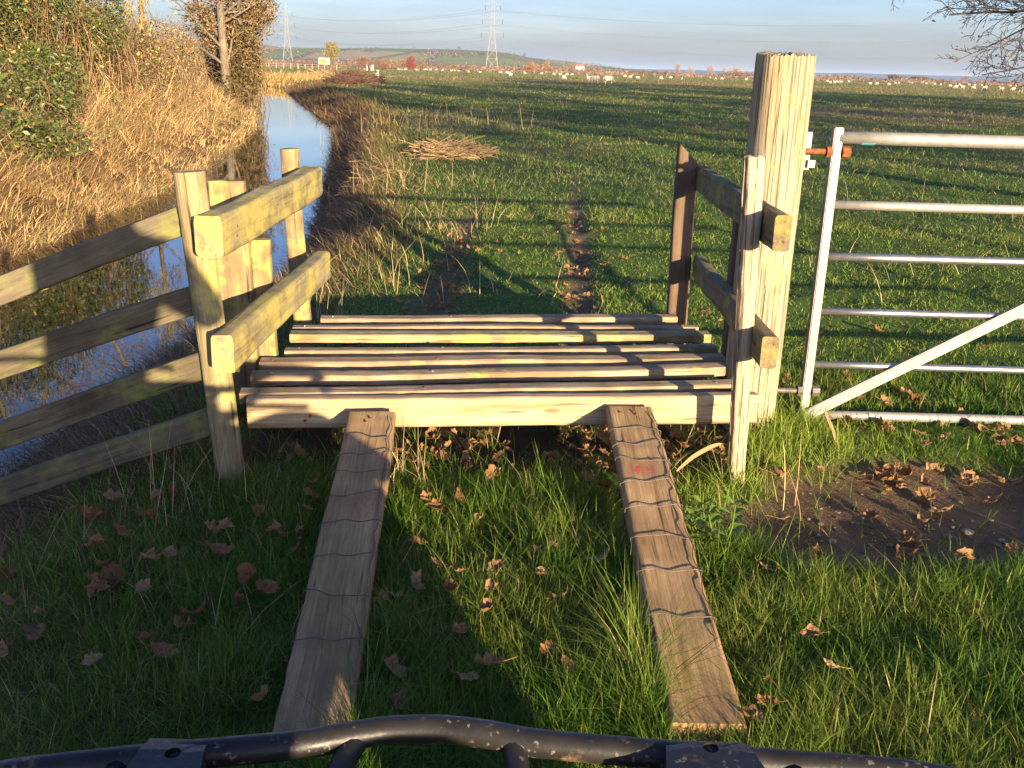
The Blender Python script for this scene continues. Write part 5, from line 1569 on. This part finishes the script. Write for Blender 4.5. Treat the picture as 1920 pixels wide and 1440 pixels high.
# ------------------------------------------------------------------ far trees, hedges, fences, sign
def far_tree(name, label, ratio, Y, w, h, col, seed, group=None, trunk_col=(.2, .14, .09), base_z=0.0, lo=.12, tall=False, n=1500, cat="tree"):
    g_ = np.random.default_rng(seed)
    x0 = ratio*Y
    root = thing(name, (x0, Y, base_z), label, cat, group)
    bl = []
    for k in range(9):
        a = g_.uniform(0, 6.28); rr_ = g_.uniform(.15, .6)
        zz = base_z + h*(lo + (1-lo)*g_.uniform(.2, .80))
        taper = 1.0 if tall else math.sqrt(max(.15, 1-((zz-base_z)/h-.45)**2*2.2))
        bl.append((x0+w/2*rr_*math.cos(a)*taper, Y+w/2*rr_*math.sin(a), zz, w*.24*taper+.1, w*.24, h*(.17 if not tall else .2)))
    P = cloud_points(n, bl, g_, .2)
    sz = max(w, h)*.05
    V, T, CC = leaf_cards(P, sz*g_.uniform(.6, 1.5, len(P)), vary(col, len(P), .28, .06, g_), -.2, .35)
    link("crown", np_mesh("crown", V, None, T, M_leaf, False, CC), Matrix.Identity(4), root)
    S0, S1, A, B = [], [], [], []
    for k in range(7):
        b = bl[k]; S0.append((x0+g_.normal(0, w*.03), Y, base_z-.3)); S1.append((b[0], b[1], b[2])); A.append(h*.02); B.append(h*.006)
    V, q = tubes(S0, S1, A, B, 4)
    link("trunk", np_mesh("trunk", V, q, None, M_twig, True, np.broadcast_to(np.array(trunk_col), (len(V), 3))), Matrix.Identity(4), root)
    return root
far_tree("round_willow", "round olive-yellow willow standing beside the chevron sign", -.1838, 245, 5.2, 6.8, (.30, .26, .10), 101, n=3200)
far_tree("hedge_shrub", "brown and purple bush beside the white gateposts", -.1545, 300, 6.5, 4.0, (.26, .14, .09), 102, cat="bush", lo=0)
far_tree("hedge_shrub", "small reddish bush right of the white gateposts", -.1335, 310, 5.5, 4.3, (.30, .15, .08), 103, cat="bush", lo=0)
far_tree("hedge_shrub", "deep red hawthorn bush, biggest along the far hedge", -.1075, 320, 5.2, 5.8, (.30, .095, .075), 104, cat="bush", lo=0, n=2600)
far_tree("hedge_shrub", "pale tan bush on the ditch side of the deep red hawthorn", -.1165, 322, 4.0, 4.6, (.34, .23, .12), 105, cat="bush", lo=0)
far_tree("hedge_shrub", "olive bush on the pylon side of the deep red hawthorn", -.0965, 324, 4.0, 4.6, (.25, .19, .09), 107, cat="bush", lo=0)
far_tree("orange_willow", "wide orange-brown willow clump right of the nearer pylon", .0095, 560, 10, 7.5, (.42, .23, .09), 106, cat="tree", lo=0, n=2200)
far_tree("orange_willow", "orange willow joined to the right end of the wide clump", .0265, 565, 9.5, 6.8, (.40, .24, .11), 108, cat="tree", lo=0, n=2000)
for k, (r_, w_, h_, lab) in enumerate(((.1529, 6, 9, "slim pale poplar, leftmost of the far poplars"), (.1650, 9, 7.6, "pale poplar pair-like crown second from the ditch side"), (.1841, 10, 8.2, "broad pale poplar clump in the middle of the far poplars"), (.1985, 5, 7.2, "small pale poplar just left of the wide poplar row"), (.2115, 19, 8.0, "widest pale poplar row nearest the gate post"))):
    far_tree("poplar", lab, r_, 900, w_, h_*1.25, (.46, .33, .24), 110+k, "pale poplars on the horizon", tall=True, lo=.05, n=1200)
far_tree("copse", "low olive-brown copse on the horizon beyond the gate", .366, 700, 17, 5.0, (.15, .115, .05), 120, tall=True, lo=.0, n=2200)
far_tree("copse", "low olive-brown copse end nearer the edge of the picture", .388, 705, 15, 4.5, (.16, .12, .055), 121, tall=True, lo=.0, n=2000)
far_tree("lone_tree", "dark lone tree on the hill skyline left of the nearer pylon", -.0600, 2150, 12, 11, (.03, .04, .02), 122, base_z=34, n=500)
far_tree("lone_tree", "dark tree on the hill skyline right of the nearer pylon", .0030, 2100, 11, 13, (.03, .04, .025), 123, base_z=23, n=500)
far_tree("red_shrub", "russet hedge trees beyond the gate, right of the copse", .4325, 620, 7, 5.0, (.40, .17, .09), 124, lo=0, tall=True, n=900, cat="bush")
far_tree("red_shrub", "second russet hedge tree right of the copse", .449, 620, 6, 4.2, (.40, .18, .10), 125, lo=0, tall=True, n=800, cat="bush")

def hedgerow():
    g_ = np.random.default_rng(8); N = 26000
    ratio = g_.uniform(-.36, .62, N); Y = g_.uniform(520, 640, N)
    hh = 2.2 + 1.6*nz(ratio*600, Y*.1, 60, 70) + .8*nz(ratio*600, Y, 11, 71)
    hh = np.clip(hh, .7, 6)*np.interp(ratio, [-.36, -.2, .0, .3, .62], [1.3, 1.2, 1.0, .75, .75])
    P = np.column_stack([ratio*Y, Y, hh*g_.uniform(0, 1, N)**.8])
    mixv = np.clip(.5+.7*nz(P[:, 0], P[:, 1]*.2, 40, 72), 0, 1)[:, None]
    C = np.array([.17, .10, .065])*(1-mixv)+np.array([.30, .19, .12])*mixv
    C = C*(1+g_.normal(0, .22, (N, 1)))
    V, T, CC = leaf_cards(P, g_.uniform(.6, 1.5, N), np.clip(C, .02, .8), -.2, .5)
    tag(link("hedgerow", np_mesh("hedgerow", V, None, T, M_leaf, False, CC)), "brown winter hedgerows along the far edge of the field", "hedgerow", None, "stuff")
    N = 9000
    az = g_.uniform(-.30, .10, N); Y = g_.uniform(1550, 2250, N)
    k = (nz(az*2000, Y*.6, 190, 73) + .9*nz(az*2000, Y, 60, 74)) > .58
    az, Y = az[k], Y[k]; N = len(az)
    hp = np.interp(az/1.05*1830+960, hp_px, hp_h)/1830*2350
    z = hp*np.interp(Y, [1450, 1600, 1750, 1900, 2050, 2200, 2350], [0, .12, .35, .62, .85, .97, 1.0]) + g_.uniform(0, 4.5, N)
    V, T, CC = leaf_cards(np.column_stack([az*Y, Y, z]), g_.uniform(2, 4.2, N), vary((.17, .145, .095), N, .3, .06, g_), -.2, .7)
    tag(link("hillside_woods", np_mesh("hillside_woods", V, None, T, M_leaf, False, CC)), "brown woods and hedges scattered over the low hill", "woods", None, "stuff")
hedgerow()

# far post fence along the hedge, roadside fence on the left
M_fpost = simple("pale_fence_wood", (.36, .30, .22), .9, .1, 0, 1, .1)
def post_fence(name, label, pts, gap, hgt, w):
    root = thing(name, (*pts[0], 0), label, "fence")
    P, Rl = MB(), MB()
    for (p, q_) in zip(pts[:-1], pts[1:]):
        p, q_ = np.array(p, float), np.array(q_, float); L = np.linalg.norm(q_-p); n = int(L/gap)
        for k in range(n):
            c = p+(q_-p)*k/n; z = float(ground_h(c[0], c[1]))
            P.box((c[0], c[1], z+hgt/2-.1), (w, w, hgt*random.uniform(.9, 1.1)))
        for f in (.45, .85):
            V, q3, t3 = polytube([(*p, hgt*f), tuple((*((p+q_)/2), hgt*f)), (*q_, hgt*f)], w*.16, 4); Rl.add(V, q3, t3)
    po = link("posts", P.mesh("posts", M_fpost), Matrix.Identity(4), root); po["kind"] = "stuff"
    link("wires", Rl.mesh("wires", M_fpost), Matrix.Identity(4), root)
post_fence("wire_fence", "long fence of pale posts along the far edge of the field", [(-52, 470), (60, 500), (190, 500), (320, 500)], 5.5, 1.2, .14)
post_fence("roadside_fence", "pale post fence along the road behind the ditch bend", [(-78, 300), (-62, 305), (-52, 300)], 1.9, 1.5, .2)
# gateposts
gpp = thing("field_gateway", (-.1463*300, 300, 0), "small white-posted gateway in the far hedge", "gateway")
for dx in (-1.1, .2, .75):
    mb = MB(); mb.box((-.1463*300+dx, 300, .8), (.22, .22, 1.7)); link("gatepost", mb.mesh("gatepost", M_white), Matrix.Identity(4), gpp)
mb = MB()
for z_ in (.4, .8): mb.box((-.1463*300-2.6, 300, z_), (2.8, .08, .14))
link("rails", mb.mesh("rails", M_fpost), Matrix.Identity(4), gpp)
# chevron sign
sx, sy = -.1916*240, 240
sg = thing("chevron_sign", (sx, sy, 0), "white and yellow bend sign with two black chevrons pointing left, by the round willow", "road sign")
M_sw = simple("sign_white", (.80, .80, .77), .5, .3, 0, .5, .03); M_sy = simple("sign_yellow", (.85, .75, .12), .5, .3, 0, .5, .03); M_sb = simple("sign_black", (.02, .02, .02), .5, .3, 0, .5, .03)
zc = 2.15
mb = MB(); mb.box((sx, sy, zc), (2.5, .06, 1.35)); link("panel", mb.mesh("panel", M_sw), Matrix.Identity(4), sg)
mb = MB(); mb.box((sx-.18, sy-.04, zc), (1.7, .012, 1.15)); link("yellow_field", mb.mesh("yellow_field", M_sy), Matrix.Identity(4), sg)
for cx in (-.6, .1):
    pts = [(cx+.28, .48), (cx-.08, 0), (cx+.28, -.48), (cx+.62, -.48), (cx+.26, 0), (cx+.62, .48)]
    V = [(sx-.15+a-.1, sy-.055, zc+b) for a, b in pts] + [(sx-.15+a-.1, sy-.047, zc+b) for a, b in pts]
    q = [(0, 1, 4, 5), (1, 2, 3, 4), (11, 10, 7, 6), (10, 9, 8, 7)] + [(k, (k+1) % 6, (k+1) % 6+6, k+6) for k in range(6)]
    link("chevron", np_mesh("chevron", V, q, None, M_sb), Matrix.Identity(4), sg)
for dx in (-.8, .8):
    mb = MB(); mb.box((sx+dx, sy+.08, 1.0), (.1, .08, 2.2)); link("leg", mb.mesh("leg", M_wire), Matrix.Identity(4), sg)
# farmhouse on the hill foot
M_hw = simple("house_render", (.66, .58, .5), .9, .1, 0, .5, .05); M_hr = simple("house_tiles", (.34, .16, .10), .9, .1, 0, .5, .1)
fh = thing("farmhouse", (.0575*1300, 1300, 0), "small pale farmhouse with a red roof among trees at the foot of the hill", "house")
hx, hy = .0575*1300, 1300
mb = MB(); mb.box((hx, hy, 4.0), (11, 8, 6)); link("wall", mb.mesh("wall", M_hw), Matrix.Identity(4), fh)
V = [(hx-6, hy-4.6, 7), (hx+6, hy-4.6, 7), (hx+6, hy+4.6, 7), (hx-6, hy+4.6, 7), (hx-5, hy, 10.2), (hx+5, hy, 10.2)]
link("roof", np_mesh("roof", V, [(0, 1, 5, 4), (2, 3, 4, 5), (0, 3, 2, 1)], [(1, 2, 5), (3, 0, 4)], M_hr), Matrix.Identity(4), fh)
mb = MB(); mb.box((hx+3.5, hy+.3, 10.3), (1.0, .8, 1.9)); link("chimney", mb.mesh("chimney", M_hr), Matrix.Identity(4), fh)
for dx in (-3, 0, 3):
    mb = MB(); mb.box((hx+dx, hy-4.02, 4.6), (1.2, .1, 1.3)); link("window", mb.mesh("window", M_sb), Matrix.Identity(4), fh)
for k, (r_, lab) in enumerate(((.050, "brown tree on the ditch side of the farmhouse"), (.066, "brown tree on the gate side of the farmhouse"), (.075, "low brown tree beyond the farmhouse"))):
    far_tree("brown_tree", lab, r_, 1290-10*k, 14, 12-2*k, (.30, .18, .11), 140+k, "trees round the farmhouse", n=600)

# ------------------------------------------------------------------ haze
def haze():
    bm = bmesh.new(); bmesh.ops.create_cube(bm, size=1)
    bmesh.ops.scale(bm, vec=(30000, 24000, 100), verts=bm.verts)
    bmesh.ops.translate(bm, vec=(0, 5000, 46), verts=bm.verts)
    m, nt, out = new_mat("air_haze")
    p = nt.nodes.new("ShaderNodeVolumePrincipled")
    p.inputs["Color"].default_value = (.55, .72, 1.0, 1)
    p.inputs["Density"].default_value = HAZE
    p.inputs["Anisotropy"].default_value = 0.0
    nt.links.new(p.outputs[0], out.inputs["Volume"])
    o = link("haze", bm_mesh("haze", bm, m))
    tag(o, "faint blue haze in the far air", None, None, "stuff")
HAZE = 0.9e-4
haze()
